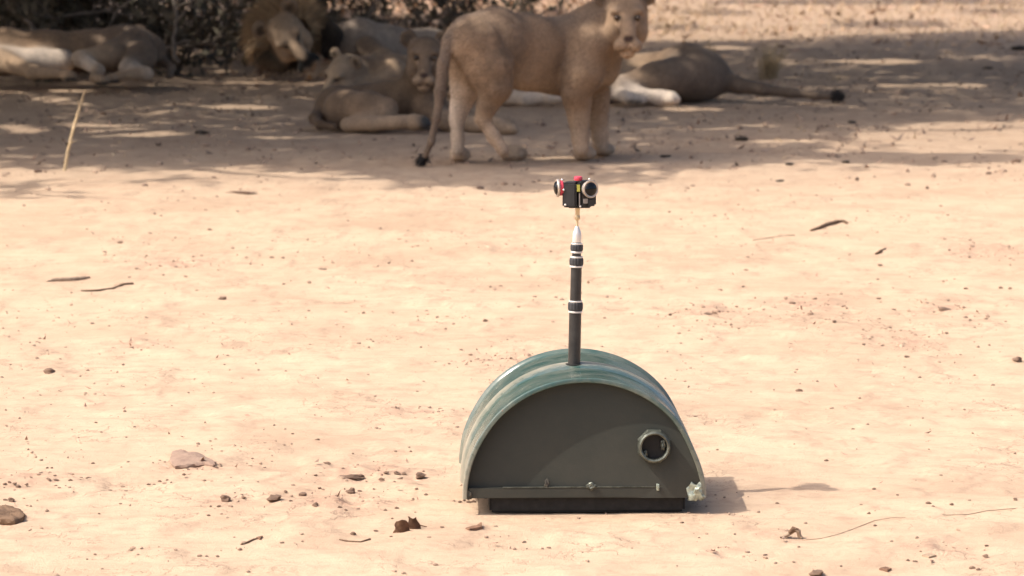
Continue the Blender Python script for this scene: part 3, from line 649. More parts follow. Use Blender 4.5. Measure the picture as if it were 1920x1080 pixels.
class Body:
    def __init__(s): s.p = []; s.paint = []; s.eyes = []; s.heads = []
    def cone(s, a, b, ra, rb, col, k=.05, sq=None): s.p.append(('c', np.array(a), np.array(b), ra, rb, np.array(col), k, sq))
    def ell(s, c, r, R, col, k=.03): s.p.append(('e', np.array(c), np.array(r), np.array(R), None, np.array(col), k, None))
    def pc(s, a, b, ra, rb, col, soft=.012): s.paint.append((('c', np.array(a), np.array(b), ra, rb, None, 0, None), np.array(col), soft))
    def pe(s, c, r, R, col, soft=.012): s.paint.append((('e', np.array(c), np.array(r), np.array(R), None, None, 0, None), np.array(col), soft))
    def chain(s, pts, col, k=.05, sq=None):     # pts: (px, py, Y, radius px)
        W = [(P(a, b, Y), m(r, Y)) for a, b, Y, r in pts]
        cols = col if isinstance(col, list) else [col]*(len(W)-1)
        for (a, ra), (b, rb), c in zip(W, W[1:], cols): s.cone(a, b, ra, rb, c, k, sq)
    def paw(s, c, f, r, col, side=(0, 0, 1)):
        f = Vector(f).normalized(); u = Vector(side); sd = f.cross(u).normalized()
        for i, o_ in enumerate((-1.05, -.35, .35, 1.05)):
            p = Vector(c)+f*r*(.75 if abs(o_) > 1 else 1.0)+sd*r*.58*o_-u*r*.12
            s.ell(p, (r*.34, r*.55, r*.42), np.array(Matrix((sd, f, u)).transposed()), col, .008)
        s.cone(Vector(c)-f*r*.5, Vector(c)+f*r*.6, r*.85, r*.72, col, .02)
    @staticmethod
    def dist(pr, X):
        if pr[0] == 'c':
            a, b, ra, rb = pr[1], pr[2], pr[3], pr[4]; pa = X-a; ba = b-a
            if pr[7] is not None:
                n_ = np.array(pr[7][0]); n_ = n_/np.linalg.norm(n_); fct = pr[7][1]; ba = ba+n_*(ba @ n_)*(1/fct-1)*0
                off = (pa-np.outer(np.clip(pa @ ba/(ba @ ba), 0, 1), ba)); off = off+np.outer(off @ n_, n_)*(1/fct-1)
                h = np.clip(pa @ ba/(ba @ ba), 0, 1); return np.linalg.norm(off, axis=1)-(ra+(rb-ra)*h)
            h = np.clip(pa @ ba/max(ba @ ba, 1e-9), 0, 1); return np.linalg.norm(pa-h[:, None]*ba, axis=1)-(ra+(rb-ra)*h)
        q_ = (X-pr[1]) @ pr[3]; r = pr[2]; k0 = np.linalg.norm(q_/r, axis=1); k1 = np.linalg.norm(q_/(r*r), axis=1)
        return k0*(k0-1)/np.maximum(k1, 1e-9)
    def build(s, h):
        lo = np.full(3, 1e9); hi = -lo
        for pr in s.p:
            if pr[0] == 'c':
                for c, r in ((pr[1], pr[3]), (pr[2], pr[4])): lo = np.minimum(lo, c-r); hi = np.maximum(hi, c+r)
            else: lo = np.minimum(lo, pr[1]-pr[2].max()); hi = np.maximum(hi, pr[1]+pr[2].max())
        lo -= 3*h; hi += 3*h; nn = np.ceil((hi-lo)/h).astype(int)+1
        gx_, gy_, gz_ = np.meshgrid(*[lo[i]+h*np.arange(nn[i]) for i in range(3)], indexing='ij'); X = np.stack([gx_.ravel(), gy_.ravel(), gz_.ravel()], 1)
        Fd = None
        for pr in s.p:
            d = s.dist(pr, X)
            if Fd is None: Fd = d
            else:
                hh = np.maximum(pr[6]-np.abs(Fd-d), 0)/pr[6]; Fd = np.minimum(Fd, d)-hh*hh*pr[6]*.25
        Fd += .004*(vn(X[:, 0]*14+X[:, 2]*5, X[:, 2]*14+X[:, 1]*7, 3)-.5)
        V, Q = surface_nets(Fd.reshape(nn), lo, h)
        D = np.stack([s.dist(pr, V) for pr in s.p], 1); D -= D.min(1, keepdims=True); W = np.exp(-D/.016); W /= W.sum(1, keepdims=True)
        colr = W @ np.stack([pr[5] for pr in s.p])
        for (pr, c, soft) in s.paint:
            f = np.clip(.5-s.dist(pr, V)/(2*soft), 0, 1)[:, None]; f = f*f*(3-2*f); colr = colr*(1-f)+c*f
        return V, Q, colr
TANF = (.255, .172, .110); LIGHT = (.37, .26, .17); WHITE = (.56, .46, .37); DARKF = (.12, .078, .048); BLACK = (.022, .018, .016); GREYF = (.19, .138, .10)
n = N('lion_coat'); c = n.attr('Col')
v1 = n.ramp(n.noise(9, 5, .6), [(.3, (.72, .72, .73)), (.7, (1.22, 1.2, 1.16))]); v2 = n.ramp(n.noise(90, 4, .7, map=(1, 1, .25)), [(.3, (.78, .78, .78)), (.7, (1.15, 1.15, 1.15))])
n.set(Base_Color=n.mix(1.0, n.mix(1.0, c, v1, 'MULTIPLY'), v2, 'MULTIPLY'), Roughness=.88); n.b.inputs['Specular IOR Level'].default_value = .15
n.b.inputs['Sheen Weight'].default_value = .08; n.b.inputs['Sheen Roughness'].default_value = .5
n.bump(n.noise(120, 4, .7, map=(1, 1, .3)), .5, .006); M_COAT = n.mat
M_EYE = simple('amber_eye', (.045, .024, .010), .12, 0, .2, 30, .6)
n = N('hair'); n.set(Base_Color=n.attr('Col'), Roughness=.75); M_HAIR = n.mat

def head(b, c, f, u, s, coat=TANF, closed=False):
    f = Vector(f).normalized(); u = Vector(u); u = (u-f*u.dot(f)).normalized(); r = f.cross(u)
    R = np.array(Matrix((r, f, u)).transposed()); c = Vector(c)
    W = lambda x, y, z: c+(r*x+f*y+u*z)*s
    b.heads.append((W(0, .3, 0), .42*s))
    E = lambda p, rr, col, k=.06: b.ell(W(*p), np.array(rr)*s, R, col, k*s)
    E((0, -.08, .15), (.30, .38, .29), coat); E((0, -.28, -.02), (.29, .28, .34), coat, .15)
    lc = tuple(np.array(coat)*.8+np.array(LIGHT)*.2); mz = tuple(np.array(coat)*.45+np.array(LIGHT)*.55)
    for sx_ in (-1, 1):
        E((sx_*.17, .06, -.10), (.145, .22, .20), lc, .10)
        E((sx_*.15, .25, .19), (.095, .09, .05), lc, .07)
        E((sx_*.09, .53, -.265), (.115, .14, .095), mz, .04)
        ec = Vector((sx_*.30, -.16, .39)); rr_ = Matrix.Rotation(rad(-sx_*32), 3, 'Y')
        RE = np.array((Matrix((r, f, u)).transposed()) @ rr_.to_3x3())
        b.ell(W(*ec), np.array((.14, .06, .16))*s, RE, tuple(np.array(coat)*.8), .05*s)
        b.pe(W(ec.x, ec.y+.07, ec.z-.01), np.array((.085, .05, .10))*s, RE, (.09, .065, .045), .03*s)
        b.pe(W(ec.x-sx_*.10, ec.y+.06, ec.z-.07), np.array((.05, .07, .09))*s, RE, LIGHT, .03*s)
        b.pe(W(sx_*.145, .34, .02), np.array((.055, .09, .028))*s, R, LIGHT, .02*s)
        b.pe(W(sx_*.148, .34, .10), np.array((.070, .10, .036))*s, R, BLACK, .014*s)
        b.pc(W(sx_*.085, .40, .08), W(sx_*.075, .46, -.02), .014*s, .010*s, DARKF, .015*s)
        b.pc(W(0, .65, -.315), W(sx_*.11, .60, -.345), .018*s, .014*s, BLACK, .012*s)
        b.pc(W(sx_*.11, .60, -.345), W(sx_*.17, .44, -.33), .013*s, .008*s, BLACK, .012*s)
        b.pc(W(sx_*.16, .50, -.24), W(sx_*.06, .62, -.24), .004*s, .004*s, DARKF, .006*s)
        if not closed: b.eyes.append((W(sx_*.147, .315, .10), .046*s, f))
    b.cone(W(0, .18, .12), W(0, .54, -.15), .145*s, .105*s, coat, .07*s)
    E((0, .47, -.385), (.095, .13, .065), tuple(np.array(LIGHT)*1.1), .03); b.cone(W(0, .06, -.20), W(0, .40, -.35), .16*s, .085*s, mz, .1*s)
    b.pe(W(0, .65, -.165), np.array((.080, .075, .05))*s, R, (.055, .034, .028), .015*s)
    b.pc(W(0, .67, -.20), W(0, .66, -.31), .016*s, .016*s, BLACK, .012*s)
    b.pc(W(0, .50, -.02), W(0, .30, .22), .05*s, .04*s, tuple(np.array(coat)*1.06), .04*s)
    b.pc(W(0, .3, .32), W(0, .1, .46), .02*s, .03*s, tuple(np.array(coat)*.75), .05*s)
    return W
def strands(roots, dirs, lens_, cols, wid, seed, droop=.25):
    r2 = np.random.default_rng(seed); K = len(roots); d = dirs/np.linalg.norm(dirs, axis=1)[:, None]
    s_ = np.cross(d, r2.normal(size=(K, 3))); s_ /= np.linalg.norm(s_, axis=1)[:, None]; s_ *= wid
    p = roots; L_ = lens_[:, None]; out_ = []
    d1 = d.copy(); pts = [p]
    for i in range(3):
        d1 = d1+np.array([0, 0, -droop])*(i+1)/3+r2.normal(0, .16, (K, 3)); d1 /= np.linalg.norm(d1, axis=1)[:, None]; p = p+d1*L_/3; pts.append(p)
    Vs = np.stack([pts[0]-s_, pts[0]+s_, pts[1]-s_, pts[1]+s_, pts[2]-s_*.7, pts[2]+s_*.7, pts[3]], 1).reshape(-1, 3); b0_ = np.arange(K)[:, None]*7
    Fc = np.concatenate([b0_+[0, 1, 3], b0_+[0, 3, 2], b0_+[2, 3, 5], b0_+[2, 5, 4], b0_+[4, 5, 6]], 0)
    return Vs, Fc, np.repeat(cols, 7, 0)
def tuft_part(root, c, d, ln, seed, org, nn=260, rr=.018, col=BLACK):
    r2 = np.random.default_rng(seed); d = np.array(Vector(d).normalized()); roots = np.array(c)+r2.normal(0, rr*.5, (nn, 3))-d*ln*.3*r2.random((nn, 1))
    Vs, Fc, cc_ = strands(roots, d+r2.normal(0, .35, (nn, 3)), np.full(nn, ln)*r2.uniform(.5, 1, nn), np.tile(np.array(col), (nn, 1))*r2.uniform(.8, 1.8, (nn, 1)), .0035, seed, .1)
    Vs[:, 2] = np.maximum(Vs[:, 2], gh(Vs[:, 0], Vs[:, 1])+.004)
    link('tail_tuft', mesh_np('tail_tuft', Vs-np.array(org), Fc, False, cc_), M_HAIR, root)
def fur(V, Q, colr, org, root, K, flow, heads, seed):
    """short coat hairs lying along the body"""
    r2 = np.random.default_rng(seed); A = V[Q[:, 0]]; B_ = V[Q[:, 1]]; C_ = V[Q[:, 2]]; D_ = V[Q[:, 3]]
    nr = np.cross(C_-A, D_-B_); ar = np.linalg.norm(nr, axis=1)+1e-12; nr = nr/ar[:, None]
    fi = r2.choice(len(Q), K, p=ar/ar.sum()); u = r2.random((K, 1)); v = r2.random((K, 1))
    p = (A[fi]*(1-u)+B_[fi]*u)*(1-v)+(D_[fi]*(1-u)+C_[fi]*u)*v; nn = nr[fi]
    fl = np.array(flow, float)+r2.normal(0, .28, (K, 3)); fl -= nn*np.sum(fl*nn, 1)[:, None]; fl /= np.linalg.norm(fl, axis=1)[:, None]+1e-9
    ln = r2.uniform(.009, .021, K)
    for (hc, hr) in heads: ln = np.where(np.linalg.norm(p-np.array(hc), axis=1) < hr, ln*.2, ln)
    ln = np.where(p[:, 2] < .38, ln*.55, ln); ln = ln[:, None]
    sd = np.cross(fl, nn); sd /= np.linalg.norm(sd, axis=1)[:, None]+1e-9; sd *= .0013
    m1 = p+(fl*.85+nn*.42)*ln*.55; tp = p+(fl*1.0+nn*.34)*ln
    cl = colr[Q[fi, 0]]*r2.uniform(.8, 1.75, (K, 1))*(.8+.4*vn(p[:, 0]*9, p[:, 2]*6+p[:, 1]*4, 77))[:, None]
    Vs = np.stack([p-sd-nn*.002, p+sd-nn*.002, m1+sd*.9, m1-sd*.9, tp], 1).reshape(-1, 3)-org; b0_ = np.arange(K)[:, None]*5
    Fc = np.concatenate([b0_+[0, 1, 2], b0_+[0, 2, 3], b0_+[3, 2, 4]], 0)
    link('coat_hair', mesh_np('coat_hair', Vs, Fc, False, np.repeat(cl, 5, 0)), M_HAIR, root, kind='stuff')
def finish(b, name, base, h, label, cat, group='lions resting in the shade', hairs=22000, flow=(-1, 0, -.55)):
    V, Q, colr = b.build(h); org = np.array(base)
    o = link(name, mesh_np(name, V-org, Q, True, colr), M_COAT); o.location = base
    o['label'] = label; o['category'] = cat; o['group'] = group
    fur(V, Q, colr, org, o, hairs, flow, b.heads, 31+len(label))
    for (p, r, f) in b.eyes:
        bm = bmesh.new(); bmesh.ops.create_uvsphere(bm, u_segments=14, v_segments=10, radius=r, matrix=Matrix.Translation(Vector(p)-Vector(base))); bm_obj('eye', bm, M_EYE, o, True)
    return o
SIDE = (.22, .97, 0)       # sideways of the standing lion
# ---- young lion standing side on, face turned to the camera
b = Body(); SQ = (SIDE, .62); LEGC = (.42, .305, .21); LEGM = (.33, .232, .152)
b.chain([(884, 72, 18.06, 46), (925, 78, 18.10, 60), (985, 92, 18.22, 62), (1050, 102, 18.36, 66), (1098, 105, 18.46, 62)], [GREYF, TANF, TANF, TANF], .07, SQ)
b.cone(P(950, 122, 18.16), P(1060, 128, 18.36), m(40, 18), m(44, 18), LIGHT, .09, SQ)
b.chain([(1082, 60, 18.36, 34), (1108, 92, 18.26, 40), (1095, 140, 18.20, 33), (1080, 172, 18.20, 27)], TANF, .045); b.chain([(1074, 150, 18.22, 15), (1080, 180, 18.22, 24)], TANF, .03)       # near shoulder
b.chain([(1082, 178, 18.25, 25), (1084, 200, 18.24, 19.5), (1086, 226, 18.23, 16), (1088, 254, 18.22, 13.8), (1090, 280, 18.20, 14)], [TANF, LEGM, LEGM, LEGC], .05)
b.pc(P(1074, 200, 18.1), P(1080, 285, 18.1), .02, .02, LIGHT, .02)
b.chain([(1112, 120, 18.58, 36), (1119, 175, 18.56, 22), (1121, 200, 18.55, 18), (1122, 225, 18.55, 15.5), (1125, 255, 18.54, 13), (1127, 277, 18.52, 13)], [TANF, TANF, LEGM, LEGC, LEGC], .04)
b.chain([(1120, 105, 18.46, 42), (1132, 132, 18.46, 27)], LIGHT, .08)
b.chain([(1090, 78, 18.46, 50), (1128, 55, 18.44, 47), (1160, 44, 18.42, 44)], TANF, .09)
b.chain([(892, 84, 18.00, 50), (918, 128, 17.98, 42), (928, 162, 17.97, 31), (914, 198, 17.98, 17.5), (905, 222, 17.99, 13)], [TANF, TANF, TANF, LEGM], .04)
b.chain([(905, 222, 17.99, 13), (926, 256, 17.98, 11.5), (944, 282, 17.97, 12)], LEGC, .025)
b.chain([(872, 86, 18.20, 44), (880, 130, 18.22, 34), (874, 168, 18.22, 25), (863, 200, 18.23, 15), (857, 224, 18.23, 13)], [TANF, LIGHT, WHITE, WHITE], .05)
b.chain([(857, 224, 18.23, 13), (858, 258, 18.20, 11), (859, 282, 18.17, 12)], (.46, .36, .27), .025)
def paw_at(px, py, rpx, f, col=(.46, .35, .25)):
    g = GG(px, py); r = m(rpx, g.y); b.paw(g+Vector((0, 0, r*.78)), f, r, col); return g
gp = paw_at(1094, 300, 20, (.3, -1, 0)); paw_at(1130, 292, 18, (.6, -.8, 0)); paw_at(962, 301, 18.5, (.9, -.45, 0)); paw_at(861, 302, 18.5, (.35, -1, 0))
tl = [(860, 52, 18.02, 15), (842, 78, 17.95, 12), (832, 120, 17.9, 10), (826, 170, 17.88, 9), (819, 220, 17.87, 7.5), (809, 265, 17.87, 6.5), (797, 292, 17.9, 6)]
b.chain(tl, [GREYF]*6, .02)
for i, (x, y_) in enumerate([(905, 120), (930, 140), (915, 205), (935, 100), (1090, 150), (990, 140)]): b.pe(P(x, y_, 17.9), (.03, .05, .02), np.eye(3), tuple(np.array(TANF)*.86), .02)
for x0, y0, x1, y1 in ((880, 22, 960, 30), (960, 30, 1060, 34), (1060, 34, 1130, 12)): b.pc(P(x0, y0, 18.2), P(x1, y1, 18.3), .05, .05, tuple(np.array(GREYF)*.9), .06)
rq = random.Random(4)
for i in range(46):
    x = rq.uniform(945, 1065); y_ = rq.uniform(118, 160); b.pc(P(x, y_, 18.02), P(x+rq.uniform(-3, 3), y_+rq.uniform(10, 22), 18.02), .008, .004, rq.choice((LIGHT, WHITE, tuple(np.array(TANF)*.8))), .012)
for i in range(40):
    x = rq.uniform(1000, 1090); y_ = rq.uniform(50, 120); b.pc(P(x, y_, 18.05), P(x+rq.uniform(-5, 2), y_+rq.uniform(10, 26), 18.05), .006, .003, rq.choice((tuple(np.array(TANF)*.74), tuple(np.array(TANF)*1.2), GREYF)), .012)
for i in range(34):
    x = rq.uniform(870, 950); y_ = rq.uniform(70, 215); b.pe(P(x, y_, 17.86), (.012, .06, .014), np.eye(3), tuple(np.array(TANF)*rq.choice((.72, .8, 1.25))), .016)
b.pc(P(1062, 60, 18.1), P(1052, 150, 18.12), .018, .012, tuple(np.array(TANF)*.7), .03)  # shadow line between ribs and shoulder, put into the coat colour
b.pe(P(856, 92, 18.0), (.022, .1, .07), np.eye(3), LIGHT, .03)
head(b, P(1174, 43, 18.27), (.02, -1, -.05), (0, 0, 1), .385)
base = Vector((0, 0, 0)); base = GG(1010, 300)
lion = finish(b, 'young_lion', base, .0115, 'young lion standing side on with its face turned to the camera', 'lion', hairs=70000)
tuft_part(lion, P(795, 296, 17.92), (-.5, 0, -.7), .07, 3, base)
# ---- cub lying with raised head, behind the standing lion's tail
b = Body()
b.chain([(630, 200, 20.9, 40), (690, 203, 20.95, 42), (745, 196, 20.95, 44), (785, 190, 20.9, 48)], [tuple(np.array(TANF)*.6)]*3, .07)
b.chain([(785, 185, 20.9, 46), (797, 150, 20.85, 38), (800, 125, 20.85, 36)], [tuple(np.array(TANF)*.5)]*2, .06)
b.chain([(645, 205, 20.75, 38), (690, 205, 20.6, 32), (722, 207, 20.55, 26)], [tuple(np.array(TANF)*.75), TANF], .04)
b.chain([(718, 216, 20.52, 20), (680, 230, 20.5, 14), (652, 234, 20.52, 13)], LIGHT, .03)
b.chain([(652, 234, 20.52, 12), (700, 232, 20.42, 13), (755, 228, 20.36, 14)], LIGHT, .025)
g = P(782, 229, 20.34); b.paw(g, (.75, -.66, .05), m(19, 20.4), LIGHT, (.0, .08, 1)); b.pe(g+Vector((.05, -.045, .0)), (.05, .05, .045), np.eye(3), (.07, .065, .06), .02)
b.chain([(800, 205, 20.75, 27), (838, 226, 20.6, 18), (890, 233, 20.55, 14.5), (935, 233, 20.5, 14)], [TANF, LIGHT, LIGHT], .04)
b.chain([(815, 205, 21.05, 26), (860, 222, 20.98, 18), (905, 226, 20.9, 14.5), (930, 226, 20.85, 14)], [TANF, LIGHT, LIGHT], .04)
for (x, y_, Y) in ((950, 234, 20.48), (945, 227, 20.84)):
    p = P(x, y_, Y); p.z = gz(p.x, p.y)+m(15, Y)*.75; b.paw(p, (.97, -.24, 0), m(15, Y), LIGHT)
b.chain([(605, 205, 20.9, 16), (590, 222, 20.7, 10), (600, 234, 20.55, 8), (625, 238, 20.5, 7)], DARKF, .03)
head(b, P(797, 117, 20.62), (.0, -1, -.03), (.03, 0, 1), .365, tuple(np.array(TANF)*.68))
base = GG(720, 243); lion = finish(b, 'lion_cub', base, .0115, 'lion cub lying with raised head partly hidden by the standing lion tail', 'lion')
# ---- lioness asleep with her head on the ground, behind the cub's back
b = Body()
b.chain([(680, 140, 24.3, 28), (735, 138, 24.4, 33), (800, 140, 24.6, 38), (880, 140, 24.9, 40)], [TANF, LIGHT, TANF], .08)
b.chain([(735, 140, 24.25, 30), (700, 160, 24.15, 16), (650, 166, 24.05, 11)], [LIGHT, LIGHT], .04)
b.chain([(690, 140, 24.3, 28), (655, 143, 24.25, 24)], TANF, .07)
head(b, P(642, 144, 24.12), (-.62, -.70, -.34), (.10, -.30, 1), .345, (.36, .265, .18), True)
base = GG(720, 170); base.y = 24.4; base.z = gz(base.x, base.y); lion = finish(b, 'lioness', base, .0125, 'pale lioness asleep with her chin on the ground behind the lying cub', 'lion')
# ---- maned male asleep on his side
b = Body()
b.chain([(640, 84, 26.5, 36), (672, 82, 26.5, 44), (720, 90, 26.7, 40), (800, 98, 27.0, 40), (860, 100, 27.1, 38)], [(.36, .285, .225)]*4, .1)
b.chain([(690, 90, 26.2, 24), (722, 108, 26.0, 15), (680, 116, 25.9, 11)], [GREYF, LIGHT], .05)
W = head(b, P(544, 72, 26.0), (.34, -.86, -.38), (-.60, -.16, .78), .48, (.38, .27, .18), True)
MD = (.03, .023, .018); MT = (.34, .23, .13)
b.chain([(612, 46, 26.2, 15), (624, 66, 26.15, 18), (616, 96, 26.15, 15)], MD, .05); b.chain([(488, 78, 26.2, 16), (498, 104, 26.1, 20), (528, 122, 26.05, 15)], (.055, .04, .026), .05)
b.chain([(492, 60, 26.25, 16), (520, 38, 26.25, 18), (565, 30, 26.25, 19), (598, 44, 26.2, 16)], MT, .05)
b.pc(W(-.2, .55, -.2), W(.2, .55, -.2), .06, .06, (.02, .018, .016), .015)
base = GG(650, 128); base.y = 26.3; base.z = gz(base.x, base.y); lion = finish(b, 'male_lion', base, .013, 'maned male lion asleep on his side in front of the scrub', 'lion', flow=(1, 0, -.4))
r2 = np.random.default_rng(5); K = 9000
th = r2.uniform(0, 2*math.pi, K); yy = r2.uniform(-.45, -.06, K); rr = .34+.06*r2.random(K)
roots = []; dirs = []; cols = []
o0 = np.array(W(0, 0, 0)); er = np.array(W(1, 0, 0))-o0; ef = np.array(W(0, 1, 0))-o0; eu = np.array(W(0, 0, 1))-o0
rad_ = np.cos(th)[:, None]*er+np.sin(th)[:, None]*eu
roots = o0+ef*yy[:, None]+rad_*rr[:, None]*np.where(np.sin(th) > .3, .95, 1.08)[:, None]
dirs = rad_*.8-ef*.75+r2.normal(0, .1, (K, 3)); dirs[:, 1] *= .8
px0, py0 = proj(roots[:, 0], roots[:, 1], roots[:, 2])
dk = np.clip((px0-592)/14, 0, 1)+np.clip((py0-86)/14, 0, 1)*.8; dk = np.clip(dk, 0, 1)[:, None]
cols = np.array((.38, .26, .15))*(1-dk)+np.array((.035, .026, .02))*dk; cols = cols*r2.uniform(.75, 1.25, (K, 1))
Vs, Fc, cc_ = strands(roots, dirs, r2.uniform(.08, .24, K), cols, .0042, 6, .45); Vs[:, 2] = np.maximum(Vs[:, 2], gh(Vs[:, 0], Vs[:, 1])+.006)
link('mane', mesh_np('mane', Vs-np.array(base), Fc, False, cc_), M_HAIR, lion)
# ---- lion sprawled on its side, head out past the edge of the picture
b = Body()
b.chain([(-60, 95, 25.3, 40), (10, 96, 25.3, 40), (90, 97, 25.3, 36), (170, 96, 25.4, 36), (235, 92, 25.4, 41), (275, 96, 25.4, 36)], [TANF, TANF, TANF, GREYF, GREYF], .1)
b.cone(P(-20, 112, 25.05), P(120, 114, 25.05), m(24, 25), m(22, 25), WHITE, .08)
b.chain([(255, 90, 25.2, 38), (205, 104, 24.95, 24), (150, 110, 24.8, 15)], [GREYF, LIGHT], .05)
b.chain([(150, 110, 24.8, 14), (185, 132, 24.7, 11), (175, 146, 24.6, 9)], [WHITE, LIGHT], .03)
b.chain([(265, 105, 25.0, 30), (240, 128, 24.75, 16), (275, 139, 24.7, 11), (225, 142, 24.6, 9)], [GREYF, WHITE, LIGHT], .04)
b.chain([(0, 112, 25.0, 22), (60, 135, 24.75, 13), (110, 138, 24.65, 10)], [LIGHT, LIGHT], .04)
b.chain([(262, 64, 25.45, 18), (264, 55, 25.45, 10)], TANF, .04)
for (x, y_, Y, fx) in ((188, 150, 24.55, .7), (215, 146, 24.6, -.6), (128, 142, 24.6, .8)):
    p = P(x, y_, Y); p.z = max(p.z, gz(p.x, p.y)+.03); b.paw(p, (fx, -.7, 0), m(13, Y), LIGHT); b.pe(p+Vector((fx*.03, -.04, -.035)), (.07, .06, .03), np.eye(3), (.06, .055, .05), .02)
b.chain([(300, 110, 25.4, 10), (322, 128, 25.2, 8), (318, 142, 25.0, 7)], GREYF, .03)
b.chain([(-60, 95, 25.3, 36), (-110, 98, 25.2, 30)], TANF, .08)
head(b, P(-140, 104, 25.1), (-.8, -.5, -.2), (.1, -.6, .8), .40, TANF, True)
base = GG(120, 155); base.y = 25.2; base.z = gz(base.x, base.y); lion = finish(b, 'lion', base, .0135, 'lion sprawled on its side in the scrub shade with pale belly showing', 'lion', flow=(1, 0, -.4))
# ---- lioness stretched out behind the standing lion, tail out over the ground
b = Body()
b.chain([(930, 138, 23.6, 42), (1010, 138, 23.6, 46), (1110, 142, 23.6, 42), (1210, 146, 23.5, 40), (1290, 138, 23.4, 51), (1325, 142, 23.4, 44)], [TANF, TANF, LIGHT, TANF, tuple(np.array(GREYF)*.85)], .1)
b.cone(P(1060, 160, 23.35), P(1215, 158, 23.3), m(26, 23.3), m(26, 23.3), LIGHT, .08)
b.chain([(1300, 140, 23.3, 46), (1230, 150, 23.1, 32), (1160, 162, 22.95, 19)], [tuple(np.array(GREYF)*.85), TANF], .06)
b.chain([(1160, 162, 22.95, 18), (1195, 176, 22.9, 13), (1232, 182, 22.85, 13)], [WHITE, WHITE], .03)
b.chain([(1180, 165, 23.05, 16), (1140, 172, 23.0, 14), (1178, 182, 22.8, 12)], [WHITE, WHITE], .03)
b.chain([(960, 160, 23.4, 26), (950, 178, 23.1, 18), (990, 184, 22.95, 14), (1026, 182, 22.9, 13)], [LIGHT, WHITE, WHITE], .04)
for (x, y_, r_) in ((1246, 184, 20), (1188, 186, 17), (1042, 182, 17)):
    p = P(x, y_, 22.85); p.z = max(p.z, gz(p.x, p.y)+m(r_, 22.8)*.75); b.paw(p, (.93, -.36, 0), m(r_, 22.85), WHITE)
b.pe(P(1192, 194, 22.75), (.06, .05, .025), np.eye(3), (.08, .07, .065), .02)
tl = [(1350, 148, 23.4, 24), (1385, 160, 23.35, 15), (1430, 168, 23.3, 11.5), (1480, 174, 23.25, 9), (1530, 179, 23.2, 7.5), (1560, 182, 23.2, 6.5)]
b.chain(tl, [tuple(np.array(GREYF)*.8)]*5, .03)
b.chain([(930, 135, 23.6, 38), (905, 130, 23.5, 32)], TANF, .08)
head(b, P(885, 132, 23.3), (-.7, -.6, -.25), (.1, -.4, .9), .37, TANF, True)
base = GG(1200, 192); base.y = 23.4; base.z = gz(base.x, base.y); lion = finish(b, 'lioness', base, .013, 'lioness stretched out behind the standing lion with black tail tip', 'lion', flow=(1, 0, -.4))
tuft_part(lion, P(1566, 181, 23.2), (1, 0, -.05), .075, 4, base, 420, .03)

# ================================================================== loose things on the ground
def clod_mesh(seed, sub=2, flat=.7, rough=.28):
    bm = bmesh.new(); bmesh.ops.create_icosphere(bm, subdivisions=sub, radius=1); rr = random.Random(seed); ph = [rr.uniform(0, 6.28) for _ in range(8)]
    for v in bm.verts:
        d = v.co.normalized(); k_ = 1+rough*(math.sin(2.6*d.x+ph[0])*math.cos(2.2*d.y+ph[1])+.7*math.sin(4.4*d.z+ph[2]+2*d.x)+.4*math.sin(8*d.x+ph[3])*math.sin(7*d.y+ph[4]))+rr.uniform(-.1, .1)
        v.co = Vector((d.x*1.15, d.y*.95, d.z*flat))*k_
    me = bpy.data.meshes.new('clod'); bm.to_mesh(me); bm.free(); return me
CM = [clod_mesh(i) for i in range(7)]
for me in CM: me.materials.append(M_CLOD)
DMs = [clod_mesh(40+i, 2, .65, .18) for i in range(3)]
for me in DMs: me.materials.append(M_DUNG)
def put(meshes, name, px, py, rpx, label, cat, group, i, flat=1, wide=1):
    g = GG(px, py+rpx*.35); r = m(rpx, g.y); o = bpy.data.objects.new(name, meshes[i % len(meshes)]); COL.objects.link(o)
    o.location = (g.x, g.y, g.z+r*.28*flat); o.scale = (r*wide, r*.95, r*flat); o.rotation_euler = (0, 0, i*1.7)
    if wide != 1: o.rotation_euler = (0, 0, .1)
    o['label'] = label; o['category'] = cat
    if group: o['group'] = group
NEAR = [(9, 907, 4), (18, 904, 4), (28, 906, 4), (34, 911, 5), (50, 908, 4), (92, 899, 4), (105, 900, 5), (132, 900, 4), (151, 900, 3), (165, 895, 3), (174, 868, 4), (97, 877, 3), (88, 877, 3),
        (10, 937, 4), (300, 902, 4), (313, 900, 3), (279, 908, 4), (289, 908, 3), (345, 889, 4), (397, 903, 4), (432, 949, 4), (395, 949, 3), (410, 949, 4), (391, 966, 4), (236, 920, 3), (186, 963, 3), (457, 932, 4),
        (535, 921, 4), (545, 939, 4), (567, 927, 8), (599, 915, 4), (674, 920, 4), (637, 951, 5), (648, 956, 4), (722, 956, 4), (744, 952, 4), (735, 972, 3), (704, 995, 4),
        (724, 885, 5), (744, 887, 7), (758, 888, 6), (751, 897, 5), (715, 898, 5), (592, 891, 4), (613, 868, 6), (781, 916, 4), (701, 917, 3), (799, 927, 4), (595, 824, 4), (770, 846, 3), (549, 813, 3), (829, 988, 4),
        (529, 1017, 4), (567, 1015, 3), (733, 1006, 3), (1823, 1064, 6), (1834, 1067, 5), (1850, 1023, 4), (1747, 1051, 4), (1716, 1052, 4), (1702, 1050, 4), (1741, 943, 5), (1750, 949, 4), (1784, 945, 4),
        (1683, 928, 3), (1639, 916, 4), (1615, 946, 3), (1629, 962, 4), (1511, 981, 4), (1641, 985, 4), (1549, 863, 4), (1904, 936, 5), (1818, 938, 3), (1457, 943, 4), (1903, 850, 3),
        (870, 938, 4), (879, 941, 5), (888, 940, 5), (862, 941, 4), (180, 792, 3), (252, 800, 3), (1345, 843, 3)]
for i, (a, c_, r) in enumerate(NEAR): put(CM, 'mud_clod', a, c_, r*.92, 'small crumbled mud clod on the sunlit clay around the rover', 'clod', 'small clods around the rover', i, .85)
